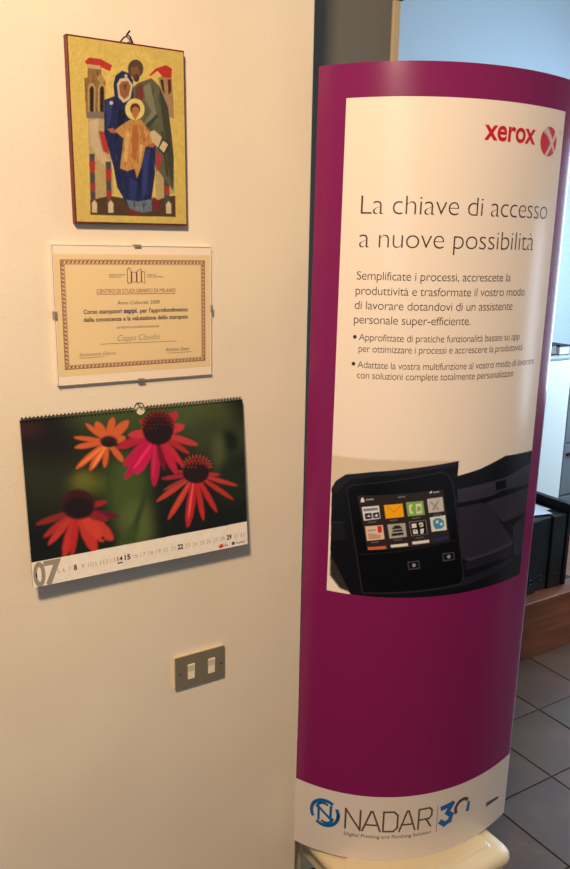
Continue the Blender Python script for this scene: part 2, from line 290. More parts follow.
CAL_ART = [
((22,26,14),0,[-0.015,1.032,1.029,1.032,1.015,0.135,-0.012,0.149]),
((40,46,20),30,[0.352,0.653,0.333,0.564,0.285,0.495,0.218,0.457,0.141,0.457,0.068,0.491,0.009,0.554,-0.027,0.636,-0.037,0.725,-0.02,0.808,0.023,0.874,0.086,0.914,0.16,0.92,0.234,0.892,0.297,0.831,0.339,0.747]),
((24,15,12),26,[0.247,0.856,0.234,0.798,0.201,0.753,0.153,0.727,0.099,0.725,0.047,0.746,0.005,0.786,-0.022,0.84,-0.03,0.898,-0.017,0.953,0.014,0.997,0.059,1.023,0.112,1.028,0.164,1.01,0.209,0.971,0.238,0.917]),
((58,28,16),10,[0.082,0.936,0.077,0.922,0.066,0.91,0.049,0.904,0.029,0.904,0.01,0.91,-0.006,0.921,-0.016,0.935,-0.019,0.951,-0.014,0.965,-0.003,0.976,0.013,0.983,0.033,0.983,0.052,0.978,0.068,0.967,0.079,0.952]),
((90,96,28),14,[0.358,0.557,0.35,0.534,0.329,0.517,0.298,0.51,0.262,0.512,0.227,0.525,0.198,0.544,0.179,0.569,0.173,0.594,0.181,0.617,0.201,0.633,0.231,0.641,0.267,0.639,0.302,0.628,0.332,0.608,0.352,0.583]),
((112,112,34),9,[0.278,0.592,0.274,0.574,0.265,0.561,0.251,0.553,0.236,0.552,0.22,0.559,0.208,0.572,0.2,0.589,0.198,0.608,0.201,0.625,0.21,0.639,0.224,0.647,0.239,0.647,0.255,0.641,0.267,0.628,0.276,0.611]),
((72,92,36),18,[0.516,0.483,0.506,0.389,0.484,0.312,0.452,0.265,0.417,0.255,0.383,0.282,0.356,0.343,0.339,0.427,0.336,0.521,0.346,0.612,0.367,0.687,0.398,0.734,0.433,0.747,0.466,0.722,0.494,0.664,0.512,0.58]),
((92,108,50),15,[0.538,0.253,0.53,0.195,0.511,0.149,0.484,0.122,0.452,0.119,0.422,0.139,0.398,0.179,0.383,0.233,0.379,0.292,0.386,0.348,0.405,0.393,0.431,0.42,0.462,0.425,0.492,0.407,0.517,0.368,0.534,0.314]),
((66,84,34),24,[0.833,0.91,0.805,0.865,0.729,0.834,0.619,0.823,0.494,0.832,0.376,0.859,0.28,0.898,0.218,0.945,0.198,0.992,0.221,1.033,0.286,1.063,0.383,1.078,0.502,1.074,0.625,1.051,0.733,1.012,0.807,0.963]),
((78,92,44),22,[0.945,0.896,0.932,0.853,0.897,0.82,0.845,0.803,0.786,0.803,0.728,0.82,0.681,0.851,0.65,0.891,0.64,0.935,0.652,0.976,0.685,1.008,0.733,1.027,0.791,1.029,0.85,1.014,0.9,0.983,0.934,0.942]),
((58,70,34),24,[1.012,0.74,0.999,0.685,0.963,0.643,0.91,0.62,0.849,0.62,0.79,0.641,0.741,0.68,0.709,0.732,0.699,0.787,0.712,0.839,0.746,0.88,0.795,0.904,0.855,0.908,0.915,0.889,0.966,0.851,1.001,0.798]),
((16,22,12),8,[0.97,0.717,0.965,0.688,0.954,0.665,0.937,0.651,0.918,0.649,0.899,0.658,0.883,0.677,0.872,0.703,0.869,0.733,0.874,0.761,0.885,0.784,0.901,0.797,0.92,0.8,0.94,0.792,0.956,0.773,0.966,0.747]),
((84,92,50),9,[0.899,0.64,0.896,0.584,0.888,0.538,0.877,0.508,0.865,0.499,0.853,0.513,0.843,0.547,0.837,0.595,0.836,0.651,0.84,0.706,0.847,0.751,0.858,0.781,0.87,0.79,0.882,0.778,0.892,0.745,0.898,0.696]),
((14,20,12),18,[1.028,0.163,1.007,0.121,0.95,0.095,0.866,0.091,0.771,0.106,0.679,0.139,0.604,0.184,0.555,0.233,0.539,0.281,0.557,0.32,0.608,0.345,0.684,0.353,0.776,0.342,0.87,0.311,0.952,0.267,1.008,0.214]),
((10,14,10),16,[0.114,0.225,0.105,0.176,0.084,0.139,0.054,0.118,0.021,0.118,-0.012,0.138,-0.038,0.174,-0.054,0.221,-0.058,0.271,-0.05,0.318,-0.03,0.355,-0.001,0.376,0.032,0.378,0.065,0.36,0.092,0.324,0.109,0.277]),
((52,74,30),3,[0.35,0.787,0.343,0.675,0.335,0.539,0.332,0.424,0.332,0.355,0.333,0.331,0.337,0.353,0.343,0.421,0.349,0.536,0.353,0.673,0.355,0.786]),
((46,66,28),4,[0.522,0.526,0.489,0.434,0.452,0.322,0.426,0.226,0.414,0.166,0.413,0.144,0.423,0.159,0.445,0.212,0.475,0.306,0.506,0.422,0.529,0.521]),
((60,84,36),7,[0.445,0.285,0.411,0.256,0.377,0.213,0.361,0.165,0.363,0.122,0.372,0.099,0.39,0.093,0.417,0.102,0.444,0.14,0.461,0.202,0.469,0.26]),
((30,40,20),15,[1.02,0.439,1.012,0.383,0.99,0.338,0.959,0.312,0.923,0.309,0.888,0.328,0.859,0.367,0.841,0.418,0.835,0.476,0.843,0.53,0.863,0.574,0.893,0.601,0.928,0.606,0.964,0.588,0.994,0.55,1.013,0.498]),
((226,104,52),1.2,[0.351,0.824,0.315,0.842,0.273,0.86,0.237,0.869,0.215,0.87,0.208,0.867,0.214,0.859,0.234,0.846,0.269,0.832,0.312,0.821,0.349,0.814]),
((226,104,52),1.2,[0.349,0.825,0.313,0.829,0.27,0.829,0.235,0.823,0.215,0.813,0.209,0.805,0.216,0.798,0.238,0.792,0.273,0.793,0.315,0.801,0.351,0.812]),
((226,104,52),1.2,[0.347,0.825,0.307,0.795,0.262,0.755,0.228,0.717,0.211,0.688,0.207,0.674,0.218,0.675,0.243,0.689,0.279,0.722,0.32,0.77,0.353,0.813]),
((226,104,52),1.2,[0.345,0.824,0.319,0.788,0.29,0.741,0.271,0.698,0.264,0.667,0.265,0.653,0.275,0.655,0.293,0.674,0.316,0.713,0.339,0.767,0.355,0.814]),
((226,104,52),1.2,[0.357,0.823,0.353,0.86,0.344,0.901,0.33,0.931,0.315,0.945,0.306,0.947,0.301,0.936,0.299,0.911,0.307,0.878,0.325,0.843,0.344,0.815]),
((226,104,52),1.2,[0.353,0.823,0.333,0.858,0.308,0.898,0.285,0.927,0.269,0.941,0.261,0.942,0.263,0.932,0.272,0.909,0.293,0.876,0.322,0.842,0.347,0.815]),
((226,104,52),1.2,[0.356,0.816,0.37,0.849,0.384,0.89,0.389,0.927,0.387,0.953,0.382,0.963,0.374,0.959,0.361,0.941,0.351,0.906,0.346,0.861,0.344,0.822]),
((226,104,52),1.2,[0.355,0.811,0.385,0.83,0.418,0.858,0.441,0.89,0.449,0.918,0.448,0.933,0.438,0.936,0.416,0.929,0.39,0.904,0.364,0.864,0.345,0.827]),
((226,104,52),1.2,[0.346,0.82,0.336,0.782,0.327,0.734,0.323,0.693,0.326,0.667,0.329,0.657,0.335,0.663,0.344,0.686,0.351,0.726,0.354,0.775,0.354,0.818]),
((226,104,52),1.2,[0.346,0.815,0.357,0.777,0.373,0.733,0.391,0.699,0.407,0.682,0.415,0.679,0.416,0.69,0.412,0.716,0.397,0.753,0.375,0.792,0.354,0.823]),
((226,104,52),1.2,[0.351,0.811,0.372,0.803,0.397,0.8,0.417,0.806,0.428,0.818,0.431,0.828,0.426,0.837,0.413,0.847,0.392,0.848,0.368,0.839,0.349,0.827]),
((240,130,70),1,[0.349,0.811,0.314,0.783,0.274,0.748,0.242,0.717,0.224,0.696,0.219,0.688,0.226,0.691,0.247,0.706,0.28,0.735,0.319,0.773,0.351,0.806]),
((240,140,76),1,[0.348,0.81,0.327,0.777,0.304,0.736,0.287,0.7,0.278,0.676,0.277,0.667,0.283,0.671,0.296,0.69,0.315,0.724,0.336,0.768,0.352,0.806]),
((50,30,20),1.5,[0.394,0.812,0.39,0.799,0.382,0.789,0.369,0.784,0.355,0.784,0.34,0.789,0.328,0.798,0.321,0.81,0.318,0.824,0.321,0.837,0.33,0.846,0.342,0.852,0.357,0.852,0.371,0.848,0.383,0.838,0.391,0.826]),
((34,20,14),1,[0.386,0.797,0.383,0.791,0.376,0.786,0.366,0.783,0.355,0.784,0.343,0.787,0.333,0.792,0.327,0.8,0.325,0.807,0.328,0.814,0.334,0.819,0.344,0.821,0.356,0.821,0.367,0.818,0.377,0.812,0.384,0.805]),
((196,30,60),0.9,[0.573,0.849,0.521,0.842,0.462,0.827,0.415,0.807,0.39,0.785,0.383,0.771,0.395,0.764,0.426,0.762,0.474,0.775,0.531,0.802,0.578,0.83]),
((206,20,78),0.9,[0.57,0.848,0.522,0.811,0.47,0.761,0.432,0.711,0.415,0.672,0.414,0.652,0.428,0.651,0.459,0.667,0.502,0.709,0.547,0.772,0.581,0.83]),
((200,16,82),0.9,[0.569,0.846,0.522,0.786,0.469,0.71,0.432,0.641,0.416,0.592,0.415,0.57,0.43,0.575,0.461,0.606,0.504,0.67,0.548,0.756,0.582,0.832]),
((214,20,86),0.9,[0.567,0.846,0.531,0.791,0.493,0.72,0.469,0.655,0.463,0.608,0.467,0.588,0.481,0.592,0.508,0.62,0.538,0.68,0.565,0.761,0.583,0.832]),
((196,20,74),0.9,[0.568,0.841,0.551,0.758,0.537,0.656,0.532,0.569,0.538,0.514,0.545,0.494,0.556,0.509,0.57,0.558,0.581,0.644,0.585,0.749,0.583,0.837]),
((206,32,60),0.9,[0.581,0.83,0.612,0.848,0.645,0.876,0.667,0.909,0.674,0.937,0.672,0.953,0.66,0.958,0.638,0.952,0.611,0.927,0.587,0.887,0.569,0.848]),
((214,60,66),0.9,[0.577,0.829,0.61,0.821,0.65,0.82,0.683,0.829,0.7,0.846,0.705,0.86,0.697,0.871,0.675,0.881,0.642,0.881,0.604,0.867,0.574,0.85]),
((206,60,60),0.9,[0.573,0.832,0.618,0.796,0.673,0.757,0.723,0.731,0.755,0.723,0.767,0.726,0.759,0.74,0.733,0.767,0.685,0.798,0.626,0.827,0.577,0.846]),
((190,40,50),0.9,[0.573,0.834,0.605,0.789,0.647,0.737,0.685,0.698,0.712,0.679,0.722,0.676,0.718,0.69,0.699,0.721,0.663,0.764,0.617,0.809,0.578,0.844]),
((206,26,66),0.9,[0.569,0.836,0.581,0.763,0.599,0.675,0.622,0.604,0.643,0.563,0.655,0.551,0.659,0.569,0.656,0.616,0.638,0.69,0.609,0.774,0.582,0.842]),
((206,40,60),0.9,[0.571,0.836,0.594,0.772,0.625,0.697,0.656,0.637,0.679,0.604,0.69,0.596,0.69,0.613,0.678,0.654,0.651,0.717,0.613,0.787,0.58,0.843]),
((212,60,62),0.9,[0.575,0.849,0.54,0.861,0.499,0.868,0.465,0.865,0.446,0.853,0.439,0.843,0.446,0.832,0.467,0.819,0.501,0.814,0.542,0.82,0.576,0.83]),
((196,34,60),0.9,[0.579,0.845,0.563,0.874,0.542,0.904,0.521,0.923,0.505,0.929,0.497,0.926,0.497,0.916,0.504,0.895,0.522,0.871,0.548,0.849,0.572,0.833]),
((120,14,40),0.9,[0.569,0.778,0.569,0.73,0.574,0.674,0.582,0.627,0.592,0.599,0.599,0.59,0.604,0.6,0.606,0.63,0.602,0.677,0.591,0.733,0.579,0.779]),
((236,40,100),1,[0.551,0.784,0.524,0.747,0.492,0.701,0.468,0.66,0.455,0.634,0.452,0.623,0.459,0.628,0.477,0.649,0.503,0.688,0.532,0.737,0.555,0.78]),
((226,36,92),1,[0.559,0.781,0.551,0.723,0.544,0.653,0.54,0.594,0.541,0.558,0.542,0.545,0.546,0.556,0.552,0.591,0.558,0.649,0.562,0.721,0.564,0.78]),
((78,20,22),1,[0.655,0.867,0.648,0.829,0.63,0.799,0.605,0.781,0.576,0.778,0.547,0.79,0.524,0.815,0.509,0.85,0.504,0.888,0.511,0.924,0.528,0.954,0.552,0.972,0.581,0.976,0.61,0.964,0.634,0.94,0.65,0.906]),
((34,12,14),1.5,[0.648,0.834,0.641,0.801,0.625,0.774,0.602,0.759,0.575,0.756,0.549,0.767,0.527,0.79,0.513,0.82,0.509,0.854,0.515,0.887,0.531,0.913,0.553,0.929,0.58,0.932,0.606,0.922,0.629,0.9,0.643,0.869]),
((150,44,30),0.5,[0.518,0.882,0.512,0.885,0.506,0.887,0.5,0.887,0.497,0.885,0.496,0.883,0.497,0.881,0.5,0.878,0.506,0.877,0.512,0.877,0.518,0.878]),
((150,44,30),0.5,[0.521,0.903,0.516,0.907,0.51,0.912,0.505,0.913,0.501,0.912,0.5,0.911,0.5,0.908,0.503,0.905,0.508,0.901,0.514,0.9,0.52,0.899]),
((150,44,30),0.5,[0.528,0.921,0.524,0.927,0.519,0.933,0.514,0.936,0.51,0.937,0.508,0.936,0.509,0.933,0.51,0.929,0.515,0.924,0.521,0.92,0.526,0.918]),
((150,44,30),0.5,[0.538,0.937,0.535,0.943,0.532,0.951,0.527,0.955,0.524,0.957,0.522,0.956,0.522,0.954,0.523,0.949,0.526,0.943,0.531,0.938,0.536,0.934]),
((150,44,30),0.5,[0.551,0.948,0.55,0.955,0.548,0.963,0.545,0.969,0.541,0.971,0.54,0.972,0.539,0.969,0.539,0.964,0.541,0.958,0.545,0.951,0.549,0.946]),
((150,44,30),0.5,[0.566,0.953,0.566,0.96,0.566,0.969,0.564,0.975,0.562,0.979,0.56,0.98,0.558,0.978,0.557,0.974,0.558,0.967,0.561,0.959,0.563,0.953]),
((150,44,30),0.5,[0.582,0.954,0.584,0.96,0.585,0.968,0.585,0.975,0.583,0.979,0.581,0.981,0.58,0.98,0.578,0.976,0.577,0.969,0.578,0.961,0.579,0.954]),
((150,44,30),0.5,[0.598,0.948,0.601,0.954,0.604,0.961,0.605,0.968,0.604,0.973,0.603,0.975,0.601,0.974,0.598,0.971,0.596,0.965,0.595,0.957,0.595,0.95]),
((150,44,30),0.5,[0.612,0.938,0.616,0.942,0.621,0.948,0.623,0.954,0.624,0.959,0.623,0.961,0.621,0.961,0.618,0.96,0.614,0.954,0.611,0.947,0.61,0.94]),
((150,44,30),0.5,[0.624,0.923,0.63,0.925,0.635,0.929,0.639,0.934,0.64,0.939,0.64,0.941,0.638,0.942,0.634,0.942,0.63,0.938,0.626,0.932,0.622,0.926]),
((150,44,30),0.5,[0.633,0.904,0.639,0.905,0.646,0.907,0.65,0.91,0.653,0.914,0.653,0.917,0.651,0.918,0.647,0.919,0.642,0.917,0.636,0.912,0.632,0.907]),
((150,44,30),0.5,[0.639,0.883,0.645,0.882,0.652,0.882,0.657,0.883,0.66,0.887,0.661,0.889,0.659,0.891,0.656,0.893,0.65,0.893,0.643,0.89,0.638,0.887]),
((150,44,30),0.5,[0.64,0.861,0.646,0.858,0.653,0.856,0.658,0.856,0.662,0.858,0.663,0.86,0.662,0.862,0.659,0.865,0.653,0.867,0.646,0.866,0.64,0.865]),
((110,34,26),0.4,[0.53,0.944,0.528,0.939,0.524,0.94,0.522,0.945,0.524,0.949,0.528,0.949]),
((110,34,26),0.4,[0.548,0.942,0.546,0.937,0.542,0.938,0.54,0.943,0.542,0.947,0.546,0.947]),
((110,34,26),0.4,[0.566,0.939,0.564,0.935,0.56,0.935,0.558,0.94,0.56,0.945,0.564,0.944]),
((110,34,26),0.4,[0.584,0.937,0.582,0.932,0.578,0.933,0.576,0.938,0.578,0.942,0.582,0.942]),
((110,34,26),0.4,[0.603,0.934,0.6,0.93,0.596,0.931,0.594,0.936,0.597,0.94,0.601,0.939]),
((110,34,26),0.4,[0.621,0.932,0.619,0.928,0.615,0.928,0.613,0.933,0.615,0.938,0.619,0.937]),
((110,34,26),0.4,[0.64,0.93,0.638,0.925,0.633,0.926,0.631,0.931,0.634,0.935,0.638,0.935]),
((110,34,26),0.4,[0.535,0.919,0.533,0.914,0.529,0.915,0.527,0.92,0.529,0.924,0.533,0.924]),
((110,34,26),0.4,[0.553,0.916,0.551,0.912,0.547,0.912,0.545,0.917,0.547,0.922,0.551,0.921]),
((110,34,26),0.4,[0.571,0.914,0.569,0.909,0.565,0.91,0.563,0.915,0.565,0.919,0.569,0.919]),
((110,34,26),0.4,[0.59,0.911,0.587,0.907,0.583,0.908,0.581,0.913,0.584,0.917,0.588,0.916]),
((110,34,26),0.4,[0.608,0.909,0.606,0.905,0.602,0.905,0.6,0.91,0.602,0.915,0.606,0.914]),
((110,34,26),0.4,[0.627,0.907,0.624,0.902,0.62,0.903,0.618,0.908,0.621,0.912,0.625,0.912]),
((110,34,26),0.4,[0.645,0.904,0.643,0.9,0.639,0.9,0.637,0.905,0.639,0.91,0.643,0.909]),
((110,34,26),0.4,[0.528,0.895,0.526,0.891,0.522,0.891,0.52,0.896,0.522,0.901,0.526,0.9]),
((110,34,26),0.4,[0.546,0.893,0.544,0.888,0.54,0.889,0.538,0.894,0.54,0.898,0.544,0.898]),
((110,34,26),0.4,[0.565,0.89,0.562,0.886,0.558,0.886,0.556,0.891,0.559,0.896,0.563,0.895]),
((110,34,26),0.4,[0.583,0.888,0.581,0.883,0.577,0.884,0.575,0.889,0.577,0.893,0.581,0.893]),
((110,34,26),0.4,[0.601,0.885,0.599,0.881,0.595,0.881,0.593,0.886,0.595,0.891,0.599,0.89]),
((110,34,26),0.4,[0.62,0.883,0.618,0.878,0.613,0.879,0.612,0.884,0.614,0.888,0.618,0.888]),
((110,34,26),0.4,[0.638,0.88,0.636,0.875,0.632,0.876,0.63,0.881,0.632,0.886,0.636,0.885]),
((110,34,26),0.4,[0.534,0.87,0.531,0.865,0.527,0.866,0.526,0.871,0.528,0.875,0.532,0.875]),
((110,34,26),0.4,[0.552,0.867,0.55,0.863,0.546,0.863,0.544,0.868,0.546,0.873,0.55,0.872]),
((110,34,26),0.4,[0.57,0.865,0.568,0.86,0.564,0.861,0.562,0.866,0.564,0.87,0.568,0.87]),
((206,70,52),0.7,[0.743,0.546,0.69,0.516,0.629,0.477,0.582,0.439,0.557,0.411,0.551,0.397,0.563,0.398,0.595,0.411,0.644,0.444,0.701,0.491,0.748,0.534]),
((214,64,52),0.7,[0.741,0.544,0.699,0.48,0.653,0.401,0.619,0.331,0.603,0.285,0.601,0.266,0.613,0.274,0.64,0.309,0.678,0.375,0.718,0.461,0.75,0.535]),
((200,34,44),0.7,[0.738,0.543,0.716,0.46,0.696,0.358,0.686,0.269,0.688,0.212,0.693,0.191,0.705,0.205,0.722,0.253,0.738,0.339,0.748,0.446,0.753,0.537]),
((206,44,44),0.7,[0.74,0.54,0.742,0.46,0.748,0.364,0.757,0.283,0.768,0.234,0.776,0.218,0.78,0.234,0.782,0.283,0.776,0.364,0.763,0.46,0.75,0.54]),
((204,44,44),0.7,[0.741,0.538,0.76,0.465,0.787,0.378,0.815,0.308,0.836,0.267,0.846,0.254,0.846,0.272,0.837,0.318,0.813,0.391,0.78,0.475,0.75,0.542]),
((202,50,46),0.7,[0.743,0.536,0.786,0.479,0.841,0.411,0.89,0.358,0.922,0.331,0.935,0.324,0.928,0.34,0.902,0.379,0.855,0.435,0.797,0.496,0.748,0.544]),
((206,60,52),0.7,[0.744,0.535,0.795,0.5,0.858,0.459,0.913,0.429,0.948,0.416,0.96,0.415,0.95,0.427,0.919,0.452,0.865,0.486,0.8,0.52,0.746,0.545]),
((176,40,50),0.7,[0.745,0.545,0.702,0.551,0.652,0.555,0.611,0.553,0.587,0.546,0.579,0.541,0.588,0.535,0.613,0.528,0.654,0.526,0.704,0.529,0.746,0.535]),
((186,44,50),0.7,[0.746,0.544,0.718,0.559,0.686,0.575,0.658,0.584,0.641,0.586,0.635,0.584,0.64,0.577,0.655,0.566,0.682,0.553,0.716,0.543,0.745,0.536]),
((196,50,46),0.7,[0.745,0.535,0.775,0.523,0.812,0.511,0.844,0.505,0.863,0.507,0.869,0.51,0.863,0.517,0.845,0.527,0.814,0.537,0.776,0.542,0.745,0.544]),
((170,60,60),0.7,[0.744,0.544,0.702,0.529,0.653,0.508,0.614,0.488,0.592,0.471,0.586,0.463,0.595,0.463,0.62,0.469,0.66,0.486,0.707,0.512,0.747,0.536]),
((236,90,80),0.8,[0.734,0.508,0.723,0.443,0.71,0.364,0.702,0.297,0.699,0.257,0.699,0.242,0.703,0.255,0.711,0.293,0.721,0.359,0.731,0.439,0.738,0.506]),
((226,84,60),0.8,[0.731,0.526,0.701,0.472,0.666,0.405,0.638,0.349,0.623,0.314,0.619,0.302,0.626,0.311,0.644,0.343,0.673,0.398,0.706,0.466,0.733,0.524]),
((120,36,26),1,[0.821,0.578,0.815,0.554,0.8,0.537,0.778,0.527,0.752,0.527,0.726,0.537,0.705,0.555,0.691,0.578,0.686,0.603,0.692,0.625,0.707,0.643,0.729,0.653,0.754,0.653,0.78,0.644,0.802,0.626,0.816,0.603]),
((40,14,14),1.2,[0.814,0.533,0.808,0.507,0.793,0.487,0.771,0.476,0.746,0.476,0.721,0.486,0.701,0.506,0.687,0.53,0.683,0.558,0.688,0.583,0.703,0.602,0.724,0.613,0.749,0.614,0.774,0.604,0.795,0.585,0.809,0.56]),
((190,70,50),0.4,[0.697,0.596,0.692,0.599,0.685,0.601,0.68,0.602,0.677,0.6,0.675,0.599,0.676,0.597,0.68,0.594,0.685,0.593,0.691,0.593,0.697,0.593]),
((190,70,50),0.4,[0.699,0.611,0.695,0.615,0.689,0.619,0.683,0.621,0.68,0.621,0.679,0.62,0.679,0.618,0.682,0.615,0.687,0.611,0.693,0.609,0.699,0.608]),
((190,70,50),0.4,[0.705,0.623,0.702,0.629,0.697,0.635,0.692,0.639,0.688,0.64,0.687,0.639,0.687,0.637,0.689,0.633,0.693,0.628,0.699,0.624,0.704,0.621]),
((190,70,50),0.4,[0.715,0.633,0.712,0.64,0.708,0.647,0.704,0.653,0.701,0.655,0.699,0.655,0.699,0.653,0.7,0.648,0.704,0.642,0.709,0.636,0.713,0.631]),
((190,70,50),0.4,[0.727,0.64,0.725,0.647,0.723,0.655,0.72,0.662,0.717,0.665,0.716,0.666,0.715,0.664,0.715,0.659,0.717,0.652,0.721,0.645,0.725,0.639]),
((190,70,50),0.4,[0.741,0.643,0.741,0.65,0.74,0.659,0.738,0.666,0.736,0.67,0.735,0.671,0.734,0.669,0.733,0.665,0.734,0.658,0.736,0.649,0.738,0.642]),
((190,70,50),0.4,[0.755,0.642,0.757,0.649,0.758,0.657,0.757,0.664,0.756,0.669,0.755,0.67,0.753,0.669,0.752,0.665,0.751,0.658,0.752,0.649,0.753,0.642]),
((190,70,50),0.4,[0.77,0.637,0.773,0.643,0.775,0.65,0.776,0.657,0.776,0.662,0.775,0.664,0.773,0.663,0.771,0.66,0.769,0.654,0.768,0.645,0.768,0.638]),
((190,70,50),0.4,[0.783,0.628,0.787,0.633,0.792,0.639,0.794,0.645,0.794,0.65,0.794,0.652,0.792,0.652,0.789,0.65,0.786,0.645,0.783,0.637,0.781,0.63]),
((190,70,50),0.4,[0.795,0.617,0.8,0.62,0.805,0.624,0.809,0.629,0.81,0.633,0.81,0.636,0.808,0.636,0.805,0.635,0.801,0.631,0.796,0.625,0.793,0.619]),
((190,70,50),0.4,[0.803,0.603,0.809,0.604,0.815,0.606,0.82,0.61,0.822,0.613,0.822,0.615,0.821,0.617,0.817,0.617,0.812,0.615,0.807,0.61,0.802,0.606]),
((190,70,50),0.4,[0.809,0.588,0.814,0.587,0.821,0.587,0.826,0.589,0.829,0.591,0.83,0.593,0.829,0.595,0.825,0.596,0.819,0.596,0.813,0.594,0.808,0.591]),
((190,70,50),0.4,[0.81,0.573,0.815,0.57,0.822,0.568,0.828,0.567,0.831,0.568,0.832,0.57,0.831,0.572,0.828,0.575,0.822,0.576,0.816,0.576,0.81,0.576]),
((170,66,44),0.4,[0.717,0.631,0.715,0.627,0.711,0.628,0.709,0.633,0.711,0.637,0.715,0.636]),
((170,66,44),0.4,[0.734,0.628,0.732,0.624,0.728,0.625,0.726,0.63,0.728,0.634,0.732,0.633]),
((170,66,44),0.4,[0.751,0.625,0.749,0.621,0.745,0.622,0.743,0.627,0.745,0.631,0.749,0.63]),
((170,66,44),0.4,[0.769,0.622,0.767,0.618,0.763,0.619,0.761,0.623,0.763,0.628,0.767,0.627]),
((170,66,44),0.4,[0.786,0.619,0.784,0.615,0.78,0.616,0.778,0.62,0.78,0.625,0.784,0.624]),
((170,66,44),0.4,[0.804,0.616,0.802,0.612,0.798,0.612,0.796,0.617,0.798,0.621,0.802,0.621]),
((170,66,44),0.4,[0.723,0.61,0.721,0.606,0.717,0.607,0.715,0.612,0.717,0.616,0.721,0.615]),
((170,66,44),0.4,[0.74,0.607,0.738,0.603,0.734,0.604,0.732,0.608,0.734,0.613,0.738,0.612]),
((170,66,44),0.4,[0.757,0.604,0.755,0.6,0.751,0.601,0.749,0.605,0.751,0.609,0.755,0.609]),
((170,66,44),0.4,[0.775,0.601,0.773,0.597,0.769,0.597,0.767,0.602,0.769,0.606,0.773,0.606]),
((170,66,44),0.4,[0.792,0.598,0.79,0.594,0.786,0.594,0.784,0.599,0.786,0.603,0.79,0.602]),
((170,66,44),0.4,[0.81,0.594,0.808,0.59,0.804,0.591,0.802,0.596,0.804,0.6,0.808,0.599]),
((170,66,44),0.4,[0.716,0.591,0.714,0.587,0.71,0.588,0.708,0.593,0.71,0.597,0.714,0.596]),
((170,66,44),0.4,[0.733,0.588,0.731,0.584,0.727,0.585,0.725,0.59,0.727,0.594,0.731,0.593]),
((170,66,44),0.4,[0.75,0.585,0.748,0.581,0.744,0.582,0.742,0.587,0.744,0.591,0.748,0.59]),
((150,40,34),1.6,[0.204,0.433,0.157,0.429,0.103,0.419,0.06,0.404,0.036,0.389,0.029,0.378,0.039,0.373,0.066,0.371,0.11,0.38,0.163,0.399,0.206,0.419]),
((186,48,40),1.6,[0.202,0.432,0.161,0.406,0.114,0.371,0.079,0.335,0.06,0.307,0.056,0.293,0.067,0.292,0.092,0.303,0.131,0.334,0.174,0.378,0.208,0.419]),
((206,60,48),1.6,[0.201,0.432,0.164,0.391,0.121,0.34,0.089,0.292,0.074,0.257,0.072,0.241,0.082,0.244,0.107,0.264,0.141,0.307,0.179,0.367,0.209,0.42]),
((214,54,46),1.6,[0.198,0.431,0.172,0.368,0.145,0.289,0.13,0.218,0.128,0.17,0.132,0.15,0.144,0.158,0.164,0.192,0.185,0.259,0.202,0.346,0.212,0.421]),
((200,44,40),1.6,[0.2,0.428,0.184,0.361,0.169,0.279,0.161,0.208,0.161,0.163,0.165,0.146,0.173,0.157,0.185,0.196,0.197,0.265,0.206,0.351,0.21,0.424]),
((214,56,46),1.6,[0.196,0.423,0.201,0.349,0.214,0.261,0.234,0.19,0.255,0.15,0.269,0.139,0.277,0.157,0.279,0.204,0.266,0.278,0.241,0.362,0.214,0.429]),
((214,66,48),1.6,[0.198,0.416,0.224,0.349,0.26,0.274,0.3,0.222,0.332,0.2,0.348,0.2,0.35,0.224,0.338,0.272,0.305,0.333,0.256,0.393,0.213,0.436]),
((226,70,50),1.6,[0.198,0.42,0.215,0.358,0.24,0.286,0.268,0.232,0.292,0.205,0.306,0.2,0.309,0.219,0.302,0.261,0.28,0.32,0.245,0.383,0.212,0.432]),
((170,40,40),1.6,[0.206,0.419,0.239,0.418,0.278,0.421,0.31,0.43,0.328,0.442,0.334,0.451,0.326,0.457,0.305,0.462,0.272,0.458,0.235,0.446,0.204,0.432]),
((110,24,36),1.6,[0.204,0.419,0.246,0.39,0.299,0.359,0.345,0.34,0.373,0.337,0.384,0.341,0.376,0.353,0.35,0.376,0.305,0.4,0.251,0.421,0.206,0.433]),
((150,32,40),1.6,[0.203,0.418,0.231,0.385,0.268,0.35,0.301,0.33,0.324,0.326,0.333,0.331,0.33,0.345,0.313,0.371,0.282,0.398,0.242,0.42,0.208,0.434]),
((90,20,14),1,[0.31,0.224,0.31,0.22,0.308,0.217,0.305,0.215,0.302,0.215,0.299,0.217,0.297,0.22,0.296,0.224,0.295,0.228,0.296,0.232,0.298,0.235,0.3,0.237,0.303,0.237,0.306,0.235,0.308,0.232,0.31,0.228]),
((62,18,20),2,[0.28,0.446,0.273,0.413,0.257,0.387,0.233,0.373,0.205,0.373,0.178,0.386,0.156,0.411,0.142,0.443,0.138,0.478,0.145,0.511,0.161,0.536,0.185,0.551,0.212,0.552,0.239,0.54,0.261,0.515,0.276,0.482]),
((30,10,14),3,[0.27,0.422,0.264,0.396,0.25,0.377,0.229,0.367,0.205,0.367,0.181,0.378,0.162,0.398,0.15,0.423,0.146,0.45,0.152,0.475,0.166,0.494,0.186,0.505,0.21,0.505,0.234,0.494,0.253,0.475,0.266,0.45]),
((236,226,208),0,[-0.012,0.157,-0.0,0.155,1.0,0.16,1.023,0.161,1.025,-0.038,-0.02,-0.028])]
